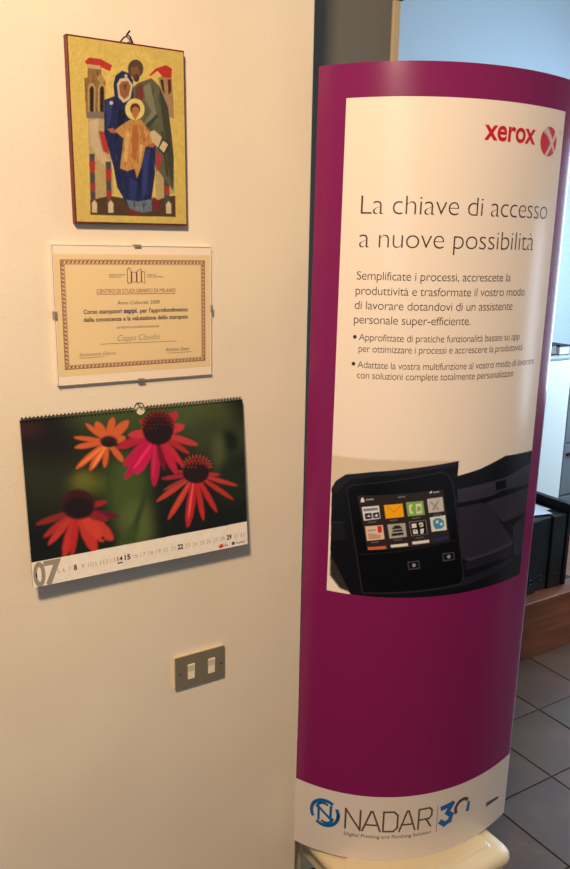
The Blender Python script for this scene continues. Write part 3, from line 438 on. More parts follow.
PRINTER_ART = [
((214,196,170),2,[0.0553,1.3326,0.2626,1.3316,0.327,1.3285,0.3286,1.3092,0.0586,1.2531]),
((15,16,22),0,[0.0659,1.1027,0.0627,1.2624,0.0709,1.2787,0.0919,1.2954,0.1455,1.3057,0.2634,1.321,0.3261,1.3286,0.3262,1.2965,0.3808,1.3065,0.45,1.3264,0.5586,1.323,0.5675,0.9922,0.4752,1.0138,0.2842,1.0248,0.1725,1.021,0.1257,1.0208,0.1121,1.035]),
((30,30,40),0,[0.0627,1.2624,0.0709,1.2787,0.0919,1.2954,0.1455,1.3057,0.2634,1.321,0.3261,1.3286,0.3263,1.32,0.2639,1.3125,0.1461,1.2951,0.1009,1.2846,0.0721,1.2507]),
((26,26,34),0,[0.0636,1.1877,0.09,1.1917,0.0982,1.1529,0.0675,1.1482]),
((48,48,54),0,[0.0635,1.1886,0.0943,1.1932,0.0943,1.1914,0.0636,1.1868]),
((52,46,44),1.5,[0.0658,1.1118,0.0738,1.1041,0.112,1.0373,0.0898,1.0429,0.0662,1.0685]),
((54,52,66),0,[0.3284,1.2673,0.4522,1.2777,0.5461,1.2961,0.5477,1.278,0.4544,1.2609,0.3294,1.2549]),
((50,48,60),0,[0.3294,1.2549,0.4409,1.263,0.4544,1.2609,0.5477,1.278,0.5515,1.2481,0.4492,1.25,0.4243,1.2435,0.3309,1.2374]),
((10,10,14),0,[0.4271,1.2721,0.4597,1.2728,0.4635,1.2542,0.4307,1.2529]),
((12,12,16),0,[0.3309,1.2383,0.3891,1.2401,0.5508,1.2467,0.5522,1.2396,0.3928,1.2317,0.3317,1.229]),
((50,46,58),0,[0.403,1.2289,0.4254,1.234,0.5522,1.2396,0.549,1.1822,0.4623,1.1761]),
((44,40,54),0,[0.3318,1.2272,0.3872,1.231,0.4091,1.227,0.5048,1.1239,0.5016,1.1138,0.3703,1.1034,0.3521,1.1132]),
((58,54,68),0,[0.3703,1.1034,0.5016,1.1138,0.5049,1.1229,0.4985,1.1234,0.3741,1.11,0.363,1.1117]),
((32,30,42),0,[0.3628,1.1021,0.5004,1.1111,0.5033,1.0924,0.3656,1.0834]),
((38,46,58),0,[0.4994,1.1587,0.5469,1.1787,0.5499,1.0815,0.5156,1.0864]),
((30,32,40),0,[0.2818,1.0587,0.3618,1.0661,0.4576,1.0793,0.508,1.0822,0.5092,1.0749,0.4599,1.0615,0.3634,1.0489,0.2827,1.0466]),
((18,24,30),0,[0.5156,1.0864,0.5499,1.0815,0.5498,1.0251,0.5103,1.026]),
((38,38,42),0,[0.0943,1.2657,0.1055,1.2749,0.2859,1.3076,0.3056,1.3007,0.3189,1.2783,0.3629,1.0683,0.3573,1.0523,0.1378,1.0377]),
((9,10,14),0,[0.0963,1.264,0.1075,1.2731,0.2861,1.3051,0.3037,1.2989,0.3158,1.2775,0.3591,1.0709,0.3535,1.0561,0.1406,1.0411]),
((34,34,40),0,[0.1269,1.1252,0.3323,1.1571,0.333,1.1555,0.1275,1.1237]),
((44,38,38),0,[0.1179,1.2529,0.295,1.2704,0.3202,1.1567,0.1454,1.1356]),
((226,222,212),0,[0.1285,1.2288,0.1635,1.235,0.1682,1.2076,0.1347,1.2]),
((28,44,96),0,[0.1349,1.216,0.1494,1.2187,0.1514,1.2054,0.1374,1.2028]),
((28,44,96),0,[0.1513,1.2183,0.1647,1.2213,0.1672,1.209,0.1533,1.2061]),
((226,222,212),0,[0.1399,1.2095,0.1444,1.2138,0.1475,1.2091]),
((226,222,212),0,[0.1558,1.2117,0.1602,1.217,0.1634,1.2113]),
((120,130,150),0,[0.1315,1.2256,0.1614,1.2309,0.1622,1.2251,0.1328,1.2197]),
((240,168,24),0,[0.1737,1.2366,0.2113,1.2413,0.2162,1.2128,0.179,1.2077]),
((200,130,14),0,[0.1776,1.2338,0.1951,1.2217,0.2086,1.2378,0.2077,1.2383,0.1949,1.2242,0.179,1.2344]),
((128,176,74),0,[0.2182,1.2439,0.2537,1.247,0.2596,1.2168,0.2242,1.2138]),
((226,222,212),0,[0.2388,1.2399,0.2502,1.2412,0.2535,1.2209,0.242,1.2192]),
((226,222,212),0,[0.2247,1.237,0.2302,1.24,0.2323,1.237,0.2287,1.2331,0.2312,1.2242,0.2351,1.2222,0.2334,1.2188,0.2276,1.2212]),
((128,176,74),0,[0.2415,1.235,0.2491,1.2358,0.2508,1.2249,0.2431,1.2241]),
((196,192,182),0,[0.2617,1.2507,0.2953,1.2536,0.3012,1.2226,0.2677,1.2204]),
((150,148,142),0,[0.2675,1.2442,0.2724,1.2445,0.2907,1.2272,0.2857,1.2265]),
((150,148,142),0,[0.2842,1.2464,0.2892,1.2466,0.2787,1.2259,0.2737,1.2256]),
((222,190,168),0,[0.1376,1.1878,0.1737,1.1935,0.179,1.1632,0.143,1.1566]),
((204,40,40),0,[0.1626,1.1903,0.1709,1.1918,0.173,1.179,0.1676,1.1746,0.1646,1.1784]),
((150,150,150),0,[0.1432,1.1808,0.1591,1.1836,0.1603,1.1801,0.1439,1.1773]),
((190,150,130),0,[0.1445,1.1739,0.1701,1.1718,0.1714,1.1648,0.1461,1.1599]),
((172,168,158),0,[0.183,1.195,0.2194,1.1994,0.2246,1.1695,0.1893,1.1647]),
((40,40,42),0,[0.1927,1.1889,0.2113,1.1918,0.2135,1.1874,0.1938,1.1849]),
((40,40,42),0,[0.194,1.1829,0.2145,1.1859,0.2158,1.1814,0.1951,1.1785]),
((40,40,42),0,[0.1925,1.1759,0.2168,1.1794,0.2181,1.1734,0.1937,1.1699]),
((40,40,42),0,[0.1962,1.193,0.2083,1.1948,0.2096,1.1903,0.1974,1.1885]),
((150,148,144),0,[0.2273,1.2019,0.2623,1.2052,0.2684,1.1745,0.234,1.1709]),
((12,12,14),0,[0.2283,1.2009,0.2614,1.2043,0.2674,1.1751,0.2349,1.1719]),
((226,222,212),0,[0.2329,1.1974,0.2424,1.1983,0.2439,1.1893,0.2344,1.1884]),
((226,222,212),0,[0.2472,1.1992,0.2558,1.2,0.2583,1.1919,0.2516,1.1901]),
((12,12,14),0,[0.2502,1.1966,0.2541,1.197,0.2553,1.1935,0.2514,1.1931]),
((226,222,212),0,[0.2365,1.1844,0.2452,1.1853,0.2477,1.1762,0.2381,1.1754]),
((226,222,212),0,[0.2519,1.1861,0.2597,1.1869,0.2594,1.1769,0.2536,1.1751]),
((12,12,14),0,[0.2395,1.1834,0.2433,1.1838,0.2426,1.1793]),
((226,222,212),0,[0.2709,1.2104,0.3045,1.2134,0.3108,1.1808,0.277,1.1791]),
((58,146,178),0,[0.2773,1.2031,0.283,1.2078,0.2941,1.2081,0.3018,1.2016,0.3048,1.1903,0.298,1.1848,0.2858,1.1836,0.2802,1.191]),
((226,222,212),0,[0.2844,1.2027,0.2894,1.2034,0.2909,1.1973,0.2858,1.1966]),
((226,222,212),0,[0.2939,1.1971,0.299,1.1978,0.3005,1.1917,0.2954,1.191]),
((206,104,64),0,[0.1451,1.1427,0.1827,1.1483,0.184,1.1418,0.1463,1.1367]),
((226,222,212),0,[0.192,1.1507,0.2273,1.1554,0.2287,1.1493,0.1932,1.1452]),
((226,222,212),0,[0.2363,1.1584,0.2723,1.1618,0.2737,1.1556,0.2376,1.1523]),
((34,52,100),0,[0.2802,1.1628,0.3135,1.1664,0.315,1.1612,0.2815,1.1587]),
((226,222,212),0,[0.1263,1.2459,0.128,1.2495,0.1304,1.2497,0.132,1.2464,0.1341,1.2407,0.1262,1.2389]),
((150,148,144),0,[0.1362,1.2468,0.152,1.2495,0.1526,1.2466,0.1368,1.2439]),
((120,118,114),0,[0.2011,1.2558,0.2159,1.2576,0.2165,1.2551,0.2017,1.2534]),
((226,222,212),0,[0.2661,1.2648,0.2708,1.2676,0.272,1.2646,0.2682,1.2618]),
((170,168,164),0,[0.2739,1.2655,0.2867,1.2664,0.2874,1.2639,0.2745,1.263]),
((110,104,100),0,[0.1433,1.1978,0.1601,1.2011,0.1602,1.1991,0.1434,1.1958]),
((110,104,100),0,[0.1871,1.2046,0.2039,1.2071,0.204,1.2051,0.1872,1.2026]),
((110,104,100),0,[0.233,1.2103,0.2502,1.2121,0.2503,1.2101,0.2331,1.2084]),
((110,104,100),0,[0.2774,1.216,0.2955,1.217,0.2957,1.215,0.2775,1.214]),
((110,104,100),0,[0.1512,1.1543,0.168,1.1576,0.1681,1.1556,0.1513,1.1523]),
((110,104,100),0,[0.198,1.162,0.2149,1.1644,0.215,1.1624,0.1981,1.16]),
((110,104,100),0,[0.2434,1.1673,0.2609,1.1688,0.261,1.1668,0.2436,1.1653]),
((84,84,88),0,[0.2296,1.1135,0.2538,1.1161,0.2569,1.0986,0.2326,1.0961]),
((14,14,18),0,[0.2311,1.112,0.2524,1.1146,0.2553,1.1002,0.234,1.0976]),
((150,150,154),0,[0.2476,1.106,0.2466,1.1032,0.2439,1.1021,0.2411,1.1033,0.2397,1.1062,0.2407,1.1091,0.2434,1.1102,0.2462,1.109]),
((84,84,88),0,[0.3045,1.1292,0.3313,1.1296,0.335,1.1117,0.308,1.1115]),
((14,14,18),0,[0.3062,1.1275,0.3298,1.1282,0.3332,1.1134,0.3095,1.1129]),
((150,150,154),0,[0.3245,1.1201,0.3234,1.1173,0.3204,1.1164,0.3173,1.1179,0.3158,1.121,0.3168,1.1238,0.3198,1.1247,0.3229,1.1232])]
# ================================================================ setting
plaster = mat('wall_plaster', (230, 216, 190), .85, bump=.07, bscale=170, rgb2=(222, 207, 184), nscale=3)
WC = .9015; WY = 1.36
struct('wall_left', B(-2.6, WC, WY, WY+.13, 0, 3.0, bev=.004), plaster)
cool = mat('back_wall_paint', (160, 178, 190), .8, bump=.15, bscale=40)
struct('wall_back', B(-.2, 5.0, 3.6, 3.72, 0, 4.2), cool)
bm = bmesh.new()
W1 = (.55, 3.25, .80, 2.45); W2 = (-.92, -.30, .55, 2.0)   # window openings in the right wall (y0, y1, z0, z1)
XR = 4.9
for y0, y1, z0, z1 in ((-2.2, W2[0], 0, 3), (W2[0], W2[1], 0, W2[2]), (W2[0], W2[1], W2[3], 3), (W2[1], W1[0], 0, 3), (W1[0], W1[1], 0, W1[2]), (W1[0], W1[1], W1[3], 3), (W1[1], 3.72, 0, 3)):
    box(bm, XR, XR+.15, y0, y1, z0, z1)
struct('wall_right', bm, cool)
pane_m = emat('daylit_pane', (205, 228, 255), 6.8); fr_m = mat('window_paint', (225, 225, 220), .4)
for k, Wn in enumerate((W1, W2)):
    y0, y1, z0, z1 = Wn; bm = bmesh.new()
    for a in ((y0, y0+.05, z0, z1), (y1-.05, y1, z0, z1), (y0, y1, z0, z0+.05), (y0, y1, z1-.05, z1)) + (((y0+y1)/2-.02, (y0+y1)/2+.02, z0, z1),): box(bm, XR+.03, XR+.09, *a)
    wn = struct('window_%d' % (k+1), bm, fr_m); obj('pane', B(XR+.05, XR+.06, y0+.04, y1-.04, z0+.04, z1-.04), pane_m, wn)
# floor: grout bed with single tiles laid square to the wall
grout = mat('floor_grout', (30, 27, 24), .9, noise=.3, nscale=30)
fl = struct('floor', B(-2.6, 5.0, -2.4, 3.72, -.05, -.004), grout)
PX, PY = .2835, .302
tms = [mat('tile_stone_%s' % n, tuple(v*k for v, k in zip(c, (.70, .57, .43))), .5, rgb2=tuple(v*k for v, k in zip(c2, (.70, .57, .43))), nscale=5, bump=.12, bscale=18) for n, c, c2 in (('grey', (124, 112, 96), (96, 80, 66)), ('brown', (130, 110, 90), (98, 78, 62)), ('slate', (112, 106, 94), (92, 78, 64)), ('rust', (132, 106, 84), (100, 82, 66)))]
tme = []
for q in tms:
    o = obj('tile', B(.002, PX-.002, .002, PY-.002, -.012, 0, bev=.0016, seg=1), q); tme.append(o.data); bpy.data.objects.remove(o)
n = 0
for i in range(-3, 13):
    for j in range(-7, 8):
        t = bpy.data.objects.new('tile', tme[random.randrange(4)]); COL.objects.link(t); t.parent = fl; t.location = (1.764+i*PX, 1.512+j*PY, random.uniform(-.0006, .0006)); n += 1
# ================================================================ painting
def wallthing(name, label, cat, cx, cz, tilt, off, lean=0., dep=.0):
    f = (WY-dep)/WY; o = thing(name, label, cat, (cx*f, WY-off, 1.75+(cz-1.75)*f), (lean, -tilt, 0)); o.scale = (f, 1, f)
    return o
w_, h_ = .208, .294
ic = wallthing('religious_painting', 'gold-ground painted wooden panel of three robed figures, topmost picture on the cream wall', 'painting', .5294, 1.931-h_/2, .0075, .001, dep=.0145)
redwood = mat('red_edge_paint', (112, 30, 18), .5, rgb2=(84, 22, 14), nscale=30)
obj('wooden_panel', B(-w_/2, w_/2, -.0125, 0, 0, h_, bev=.0012), redwood, ic, 'wooden board with red painted edge')
ICON_GOLD = (218, 190, 98)
rnd = random.Random(7); folds = []
def inside(x, y, P):
    c = False
    for (ax, ay), (bx, by) in zip(P, P[1:]+P[:1]):
        if (ay > y) != (by > y) and x < (bx-ax)*(y-ay)/(by-ay)+ax: c = not c
    return c
def fold_lines(key, col, n, slant, spread, wd):
    P = [p for c_, _, p in ICON_ART if c_ == key][0]; P = [(P[k], P[k+1]) for k in range(0, len(P), 2)]
    tries = 0
    while n and tries < 4000:
        tries += 1
        x = rnd.uniform(min(p[0] for p in P), max(p[0] for p in P)); y = rnd.uniform(min(p[1] for p in P), max(p[1] for p in P)); L_ = rnd.uniform(.02, .085); s_ = slant+rnd.uniform(-spread, spread)
        if inside(x, y, P) and inside(x+s_*L_, y-L_, P) and inside(x+s_*L_*.5, y-L_*.5, P):
            folds.append((col, 0, [x, y, x+s_*L_*.5-wd/2, y-L_*.5, x+s_*L_, y-L_, x+s_*L_*.5+wd/2, y-L_*.5])); n -= 1
GARM = {(28, 34, 84): ((14, 18, 48), (56, 70, 122), 42), (98, 98, 72): ((58, 58, 42), (128, 128, 100), 30), (206, 150, 76): ((160, 96, 40), (222, 184, 116), 34), (150, 112, 60): ((110, 78, 44), (176, 140, 84), 12), (110, 124, 142): ((60, 74, 100), (150, 164, 176), 10)}; done = set()
art_ = []
for it in ICON_ART:
    art_.append(it); k_ = len(folds)
    if it[0] in GARM and it[0] not in done:
        done.add(it[0]); dark, light, n_ = GARM[it[0]]; fold_lines(it[0], dark, n_, .1, .4, .009); fold_lines(it[0], light, n_//2+2, .1, .4, .006); art_ += [(c, .001, p) for c, _, p in folds[k_:]]
img = paint([((c if c == (222, 188, 72) else tuple(v*.86 for v in c)) if c != (222, 188, 72) else ICON_GOLD, .002, p) for c, bl, p in art_], 0, 1, 0, 1, 250, 350, ICON_GOLD)
gold = mat('icon_paint', (224, 190, 76), .42, attr=True, bump=.10, bscale=160, metal=.30, mottle=.10, nscale=120)
art_mesh('painted_face', img, 0, 1, 0, 1, lambda x, y: np.stack([-w_/2+.0035+x*(w_-.0055), np.full_like(x, -.0129), .003+y*(h_-.006)], -1), gold, ic, 'painted picture on a gold ground', gold_rgb=ICON_GOLD)
wire = mat('dark_wire', (46, 40, 34), .4, metal=.7)
bm = bmesh.new(); tube(bm, [(-.012, -.008, h_-.002), (-.006, -.01, h_+.006), (.002, -.012, h_+.012), (.006, -.012, h_+.009), (.010, -.01, h_+.002), (.011, -.008, h_-.002)], .0014, 6)
tube(bm, [(.002, -.02, h_+.016), (.003, -.004, h_+.014)], .0016, 6); obj('hanging_ring', bm, wire, ic)
# ================================================================ certificate
cw, ch = .298, .241
ce = wallthing('framed_certificate', 'cream certificate with red chain border in clip glass, below the gold painting', 'certificate', .5322, 1.6281-ch/2, 0, .001, dep=.010)
obj('backing_board', B(-cw/2, cw/2, -.008, 0, 0, ch, bev=.0008), mat('backing_card', (240, 224, 204), .7), ce, 'pale backing board')
paper = (228, 204, 158); RB = (104, 22, 14); border = []
def bx(x0, x1, y0, y1, c): border.append((c, 0, [x0, y0, x1, y0, x1, y1, x0, y1]))
bx(13.6, 284.5, 27.6, 215.2, RB); bx(14.6, 283.5, 28.6, 214.2, paper)
def motif(cx, cy, ang):
    c_, s_ = math.cos(ang), math.sin(ang)
    for P in ([-3.0, -2.6, -1.4, -3.2, 3.0, 1.2, 3.1, 2.6, 1.2, 3.1], [-2.9, .8, -1.6, 1.0, -.6, 2.8, -2.6, 3.0], [.8, -3.0, 2.9, -2.8, 2.6, -.8, 1.4, -1.0]):
        border.append((RB, 0, [v for k in range(0, len(P), 2) for v in (cx+P[k]*c_-P[k+1]*s_, cy+P[k]*s_+P[k+1]*c_)]))
for k in range(38):
    x = 17.6+k*(263.0/37); motif(x, 211, 0); motif(x, 31.6, 0)
for k in range(25):
    y = 37.8+k*(167/24); motif(17.8, y, math.pi/2); motif(280.4, y, math.pi/2)
bx(21.2, 277, 34.9, 207.6, RB); bx(21.8, 276.4, 35.5, 207, paper)
for s in ((132, 199, 136, 203, 140, 197, 140, 176, 136, 173.5, 132, 176), (140, 195, 150, 194, 150, 177, 140, 176), (150, 196, 159, 201, 159, 177, 150, 174), (159, 196, 165.5, 195, 165.5, 174, 159, 177)):
    border.append((RB, 0, list(s))); c0 = (sum(s[0::2])/(len(s)/2), sum(s[1::2])/(len(s)/2))
    border.append((paper, 0, [c0[k % 2]+(v-c0[k % 2])*(.72 if k % 2 == 0 else .9) for k, v in enumerate(s)]))
img = paint(border, 3, 295, 16, 225, 600, 430, paper)
cmat = mat('certificate_paper', paper, .7, attr=True)
art_mesh('certificate_paper', img, 3, 295, 16, 225, lambda x, y: np.stack([x/1000-cw/2, np.full_like(x, -.0083), y/1000], -1), cmat, ce, 'cream certificate sheet with dark red chain border')
ink = mat('black_ink', (38, 32, 30), .6); rink = mat('red_ink', (140, 48, 36), .6); bink = mat('blue_ink', (40, 44, 96), .6); gink = mat('grey_ink', (92, 88, 90), .6)
cf = lambda x, y: flat(np.asarray(x)/1000-cw/2, np.asarray(y)/1000, .0086)
obj('heading_print', lines_mesh([('CENTRO DI STUDI GRAFICI DI MILANO', 75, 224.5, 158.6, 6.6, 0)], cf), rink, ce, 'dark red printed heading')
obj('heading_rule', strokes([[(75, 156.6), (224.5, 156.0)]], .9, cf), rink, ce)
lines_parts('body_line', [('Anno Culturale 2008', 111.6, 191.8, 138, 6.4, -.006, .22), ('Corso stampatori', 50.5, 120.5, 123, 7.4, .018), ('per l\'approfondimento', 154.5, 249, 122.6, 7.4, .018), ('della conoscenza e la valutazione dello stampato', 50, 249, 109.4, 7.4, .018), ('ATTESTATO DI PARTECIPAZIONE', 109.5, 190.6, 95.4, 3.4, 0)], cf, ink, ce)
obj('sponsor_print', lines_mesh([('sappi.', 123.6, 150.6, 122.8, 8.2, .03)], cf), bink, ce, 'blue bold printed word')
lines_parts('side_note', [('Associazione Culturale', 98.5, 128, 188.8, 2.6, 0), ('Grafica e Carta', 98.5, 121, 185, 2.6, 0), ('Gruppo Carta', 170, 186, 188.8, 2.6, 0), ('Tecnici Grafici Milano', 170, 200.8, 185, 2.6, 0)], cf, ink, ce)
obj('signature_line', strokes([[(78, 69.3), (225.5, 68.2)], [(206.4, 46.6), (256.6, 46.6)], [(40, 46.5), (84, 46.5)]], .7, cf), gink, ce)
lines_parts('signature', [('Coppa Claudio', 109.2, 190, 73.2, 10.5, -.02, .35), ('Simonetta Demo', 39.6, 106, 49.4, 6.2, -.015, .3), ('Adriano Desti', 202.2, 250, 50, 6.6, -.005, .3)], cf, mat('pen_ink', (60, 60, 84), .6), ce, 'handwritten names in dark pen')
gl = glassmat('clip_glass')
obj('glass_pane', B(-cw/2, cw/2, -.0112, -.0094, 0, ch), gl, ce, 'clear glass pane')
clipm = mat('clip_steel', (150, 140, 120), .4, metal=.3)
for x, z, hor in ((.003, ch, 1), (.003, 0, 1), (-cw/2, .1225, 0), (cw/2, .1262, 0)):
    s = -1 if (z > 0 if hor else x > 0) else 1; bm = bmesh.new()
    if hor: box(bm, x-.0065, x+.0065, -.0122, -.0114, min(z, z+s*.0035), max(z, z+s*.0035), bev=.0004, seg=1); box(bm, x-.0065, x+.0065, -.0122, 0, *sorted((z-s*.0012, z)))
    else: box(bm, *sorted((x, x+s*.0035)), -.0122, -.0114, z-.0065, z+.0065, bev=.0004, seg=1); box(bm, *sorted((x-s*.0012, x)), -.0122, 0, z-.0065, z+.0065)
    obj('clip', bm, clipm, ce)
# ================================================================ calendar
kw, kh = .4388, .3141
ca = wallthing('wall_calendar', 'spiral bound flower calendar with July date strip, below the certificate', 'calendar', .5369, 1.2966-kh/2, 0, .0330, -.082, dep=.027); ca.scale[2] *= .966; ca.location[2] += .0085
NX = 0.0006; NR = .0085            # notch at the middle of the top edge
def page_outline(d):
    o = [(-kw/2+d, 0), (kw/2-d, 0), (kw/2-d, kh)]
    for k in range(0, 11):
        t = -math.pi*k/10; o.append((NX+NR*math.cos(t), kh-.004+NR*math.sin(t)))
    return o + [(-kw/2+d, kh)]
pw = mat('calendar_paper', (232, 224, 208), .6)
obj('back_board', prism(bmesh.new(), page_outline(0), -.002, 0, 'y'), mat('grey_board', (150, 142, 130), .8), ca, 'grey card backing')
obj('page_block', prism(bmesh.new(), page_outline(.0004), -.0055, -.0022, 'y'), pw, ca, 'stack of white pages')
img = paint([(c if c[0] > 230 else tuple(v*.9 for v in c), (bl+.5)/514, p) for c, bl, p in CAL_ART], 0, 1, 0, 1, 440, 315, (22, 26, 14))
kmat = mat('calendar_print', (20, 20, 20), .42, attr=True, mottle=.06, nscale=90)
art_mesh('printed_page', img, 0, 1, 0, 1, lambda x, y: np.stack([-kw/2+x*kw, np.full_like(x, -.0058), y*kh], -1), kmat, ca, 'printed page with coneflower photograph', skip=lambda X, Y: ((-kw/2+X*kw-NX)**2+(Y*kh-kh+.004)**2) < NR**2)
kf = lambda x, y: flat(np.asarray(x)/1000-kw/2, np.asarray(y)/1000, .0063)
dx = np.interp(range(1, 32), [1, 6, 8, 15, 22, 29, 31], [7, 56, 77.5, 178, 287.5, 396, 426]); reg = []; bold = []
for d in range(1, 32):
    wd = 4.6 if d < 10 else 9.6
    if d in (3, 4, 14): continue
    if d == 1: bold.append(('1', dx[0]-1.2, dx[0]+1.2, 18.6, 8.2, .01)); continue
    if d in (8, 15, 22, 29): bold.append((str(d), dx[d-1]-wd*.6, dx[d-1]+wd*.6, 18.6, 9.8, .03))
    else: reg.append((str(d), dx[d-1]-wd/2, dx[d-1]+wd/2, 18.8, 8.4, -.02))
lines_parts('month_digit', [('0', 1.5, 23, 1.5, 43.6, .03), ('7', 20.5, 53, 1.5, 43.6, .03)], lambda x, y: flat(np.asarray(x)/1000-kw/2, np.asarray(y)/1000, .0060), mat('grey_print', (146, 138, 120), .6), ca, 'large grey month digit')
lines_parts('date_number', reg, kf, mat('date_grey', (140, 132, 122), .6), ca)
lines_parts('bold_date_number', bold+[('14', 158, 168, 19, 8.6, .02)], kf, ink, ca, 'bold black date')
obj('date_underline', strokes([[(157.5, 15), (168, 15)]], 2.2, kf), ink, ca)
def blob(cx, cy, r, n=14): return [(cx+r*math.cos(2*math.pi*k/n), cy+r*math.sin(2*math.pi*k/n)) for k in range(n)]
def fills(polys, fn):
    VV = []; FF = []
    for P in polys: FF.append(tuple(range(len(VV), len(VV)+len(P)))); VV += P
    V = np.array(VV, float); return [tuple(v) for v in fn(V[:, 0], V[:, 1])], FF
obj('red_logo', fills([[(371, 6), (374, 10.5), (378, 12), (382, 10), (383, 6), (379, 3.4), (374, 3.6)], [(384, 5), (387, 11), (389, 11), (387, 5)], [(389.5, 5), (392.5, 5), (392.5, 8), (390, 8)]], kf), mat('logo_red', (206, 60, 50), .6), ca, 'small red printed logo')
obj('blue_logo', fills([blob(405, 8.2, 3.6)], kf), mat('logo_blue', (60, 80, 120), .6), ca, 'small blue printed logo')
obj('logo_word', lines_mesh([('nadar', 411, 434, 5.6, 4.6, 0)], kf), gink, ca)
blk = mat('black_coil', (24, 22, 20), .35)
bm = bmesh.new(); NC = 64
for k in range(NC):
    x = -kw/2+.004+k*(kw-.008)/(NC-1)
    if abs(x-NX) < .011: continue
    tube(bm, [(x+.0006*math.sin(t), -.003+.0048*math.cos(t), kh-.001+.0052*math.sin(t)) for t in (2*math.pi*i/8 for i in range(8))], .0009, 5, closed=True)
obj('spiral_binding', bm, blk, ca, 'black wire coils along the top edge', kind='stuff')
bm = bmesh.new(); pts = [(-kw/2+.004, -.003, kh+.001), (NX-.013, -.003, kh+.001)]+[(NX-.009*math.cos(math.pi*k/8), -.003, kh+.002+.009*math.sin(math.pi*k/8)) for k in range(9)]+[(NX+.013, -.003, kh+.001), (kw/2-.004, -.003, kh+.001)]
tube(bm, pts, .0011, 6); obj('hanger_wire', bm, blk, ca, 'black hanger wire with a central hump')
bm = bmesh.new(); tube(bm, [(NX, .019, kh+.0105), (NX, -.008, kh+.0095)], .0013, 8); obj('nail', bm, clipm, ca)
# ================================================================ light switch
sw = wallthing('light_switch', 'grey metal double light switch on the cream wall under the calendar', 'light switch', .6509, .8888-.0357, 0, 0, dep=.008)
lw, lh = .1132, .0715
obj('mounting_frame', B(-lw/2-.0004, lw/2-.001, -.006, 0, .0006, lh+.0012, bev=.0012), mat('ivory_plastic', (214, 196, 160), .4), sw, 'ivory mounting frame')
bm = bmesh.new()
hx = [(-lw/2+.0270, -lw/2+.0440), (-lw/2+.0738, -lw/2+.0908)]; hz = (.0165, .0515); g = 0.
xs = [-lw/2, hx[0][0], hx[0][1], hx[1][0], hx[1][1], lw/2]
for i in range(5):
    if i in (1, 3): box(bm, xs[i], xs[i+1], -.0088, -.006, 0, hz[0]); box(bm, xs[i], xs[i+1], -.0088, -.006, hz[1], lh)
    else: box(bm, xs[i], xs[i+1], -.0088, -.006, 0, lh)
obj('cover_plate', bm, mat('switch_plate_metal', (136, 130, 108), .42, metal=.35, bump=.05, bscale=200), sw, 'grey brushed cover plate')
for a, b in hx:
    bm = bmesh.new(); prism(bm, [(-.006, hz[0]+.0004), (-.0100, hz[0]+.0006), (-.0088, (hz[0]+hz[1])/2), (-.0125, hz[1]-.0006), (-.006, hz[1]-.0004)], a+.0006, b-.0006, 'x')
    bmesh.ops.bevel(bm, geom=bm.edges[:], offset=.0006, segments=1, affect='EDGES'); obj('rocker', bm, mat('rocker_ivory', (232, 218, 186), .35), sw, 'ivory rocker switch')
for x in (-lw/2+.0104, -lw/2+.1052):
    bm = bmesh.new(); prism(bm, blob(x, .0332, .0019, 10), -.0093, -.0088, 'y'); obj('screw', bm, mat('screw_dark', (52, 46, 38), .5, metal=.5), sw)
# ================================================================ curved display column
KN = np.array([[(0.8839, 1.3418), (0.8901, 1.3284), (0.8969, 1.3153), (0.9041, 1.3025), (0.9119, 1.29), (0.9202, 1.2778), (0.9289, 1.2659), (0.9382, 1.2544), (0.9479, 1.2434), (0.9581, 1.2327), (0.9688, 1.2225), (0.9798, 1.2128), (0.9913, 1.2036), (1.0032, 1.1949), (1.0155, 1.1867), (1.0281, 1.1791), (1.041, 1.172), (1.0542, 1.1654), (1.0677, 1.1594), (1.0814, 1.154), (1.0953, 1.1491), (1.1094, 1.1448), (1.1236, 1.141), (1.138, 1.1378), (1.1525, 1.135), (1.167, 1.1328), (1.1817, 1.1311), (1.1964, 1.1299), (1.2111, 1.1291), (1.2258, 1.1288), (1.2405, 1.129), (1.2553, 1.1296), (1.27, 1.1306), (1.2846, 1.132), (1.2993, 1.1338), (1.3138, 1.136), (1.3284, 1.1386), (1.3428, 1.1415), (1.3572, 1.1447), (1.3715, 1.1482), (1.3857, 1.152)]]).reshape(-1, 2); ARC = 0.5895; ZB = .378; ZT = 2.083
sk = np.linspace(0, ARC, len(KN)); LEA = (0.00896, -0.00156)
def surf(s, z, off):
    s = np.asarray(s, float); z = np.asarray(z, float); e = .002
    p = lambda q: np.stack([np.interp(q, sk, KN[:, 0]), np.interp(q, sk, KN[:, 1])], -1)
    P = p(s); T = p(np.clip(s+.006, 0, ARC))-p(np.clip(s-.006, 0, ARC)); T /= np.linalg.norm(T, axis=-1, keepdims=True)
    x = P[..., 0]+T[..., 1]*off+LEA[0]*(z-ZB); y = P[..., 1]-T[..., 0]*off+LEA[1]*(z-ZB)
    return np.stack([x-KO[0], y-KO[1], z-ZB+0*x], -1)
KO = (1.12, 1.22)
tm = thing('advertising_totem', 'tall curved purple printer display column with a white text panel, beside the cream wall', 'display stand', (KO[0], KO[1], ZB))
PURP = (124, 26, 84); CREAM = (236, 222, 204)
def gloss(name, rgb, **k): return mat(name, rgb, .2, bump=.05, bscale=2.2, stretch=(2.2, 2.2, .55), **k)
purple = gloss('purple_laminate', PURP); white = gloss('white_laminate', CREAM); band = gloss('band_laminate', (218, 206, 192)); printed = gloss('printed_laminate', CREAM, attr=True)
SL, SR, PZ0, PZ1, BZ = .0600, .5490, 1.0325, 2.0225, .5465
ss = sorted(set(list(np.round(np.linspace(0, ARC, 61), 5))+[SL, SR])); zz = sorted([ZB, BZ, PZ0, PZ1, ZT]+list(np.linspace(ZB+.03, ZT-.03, 20)))
def sheet(off): return [[tuple(surf(s, z, off)) for s in ss] for z in zz]
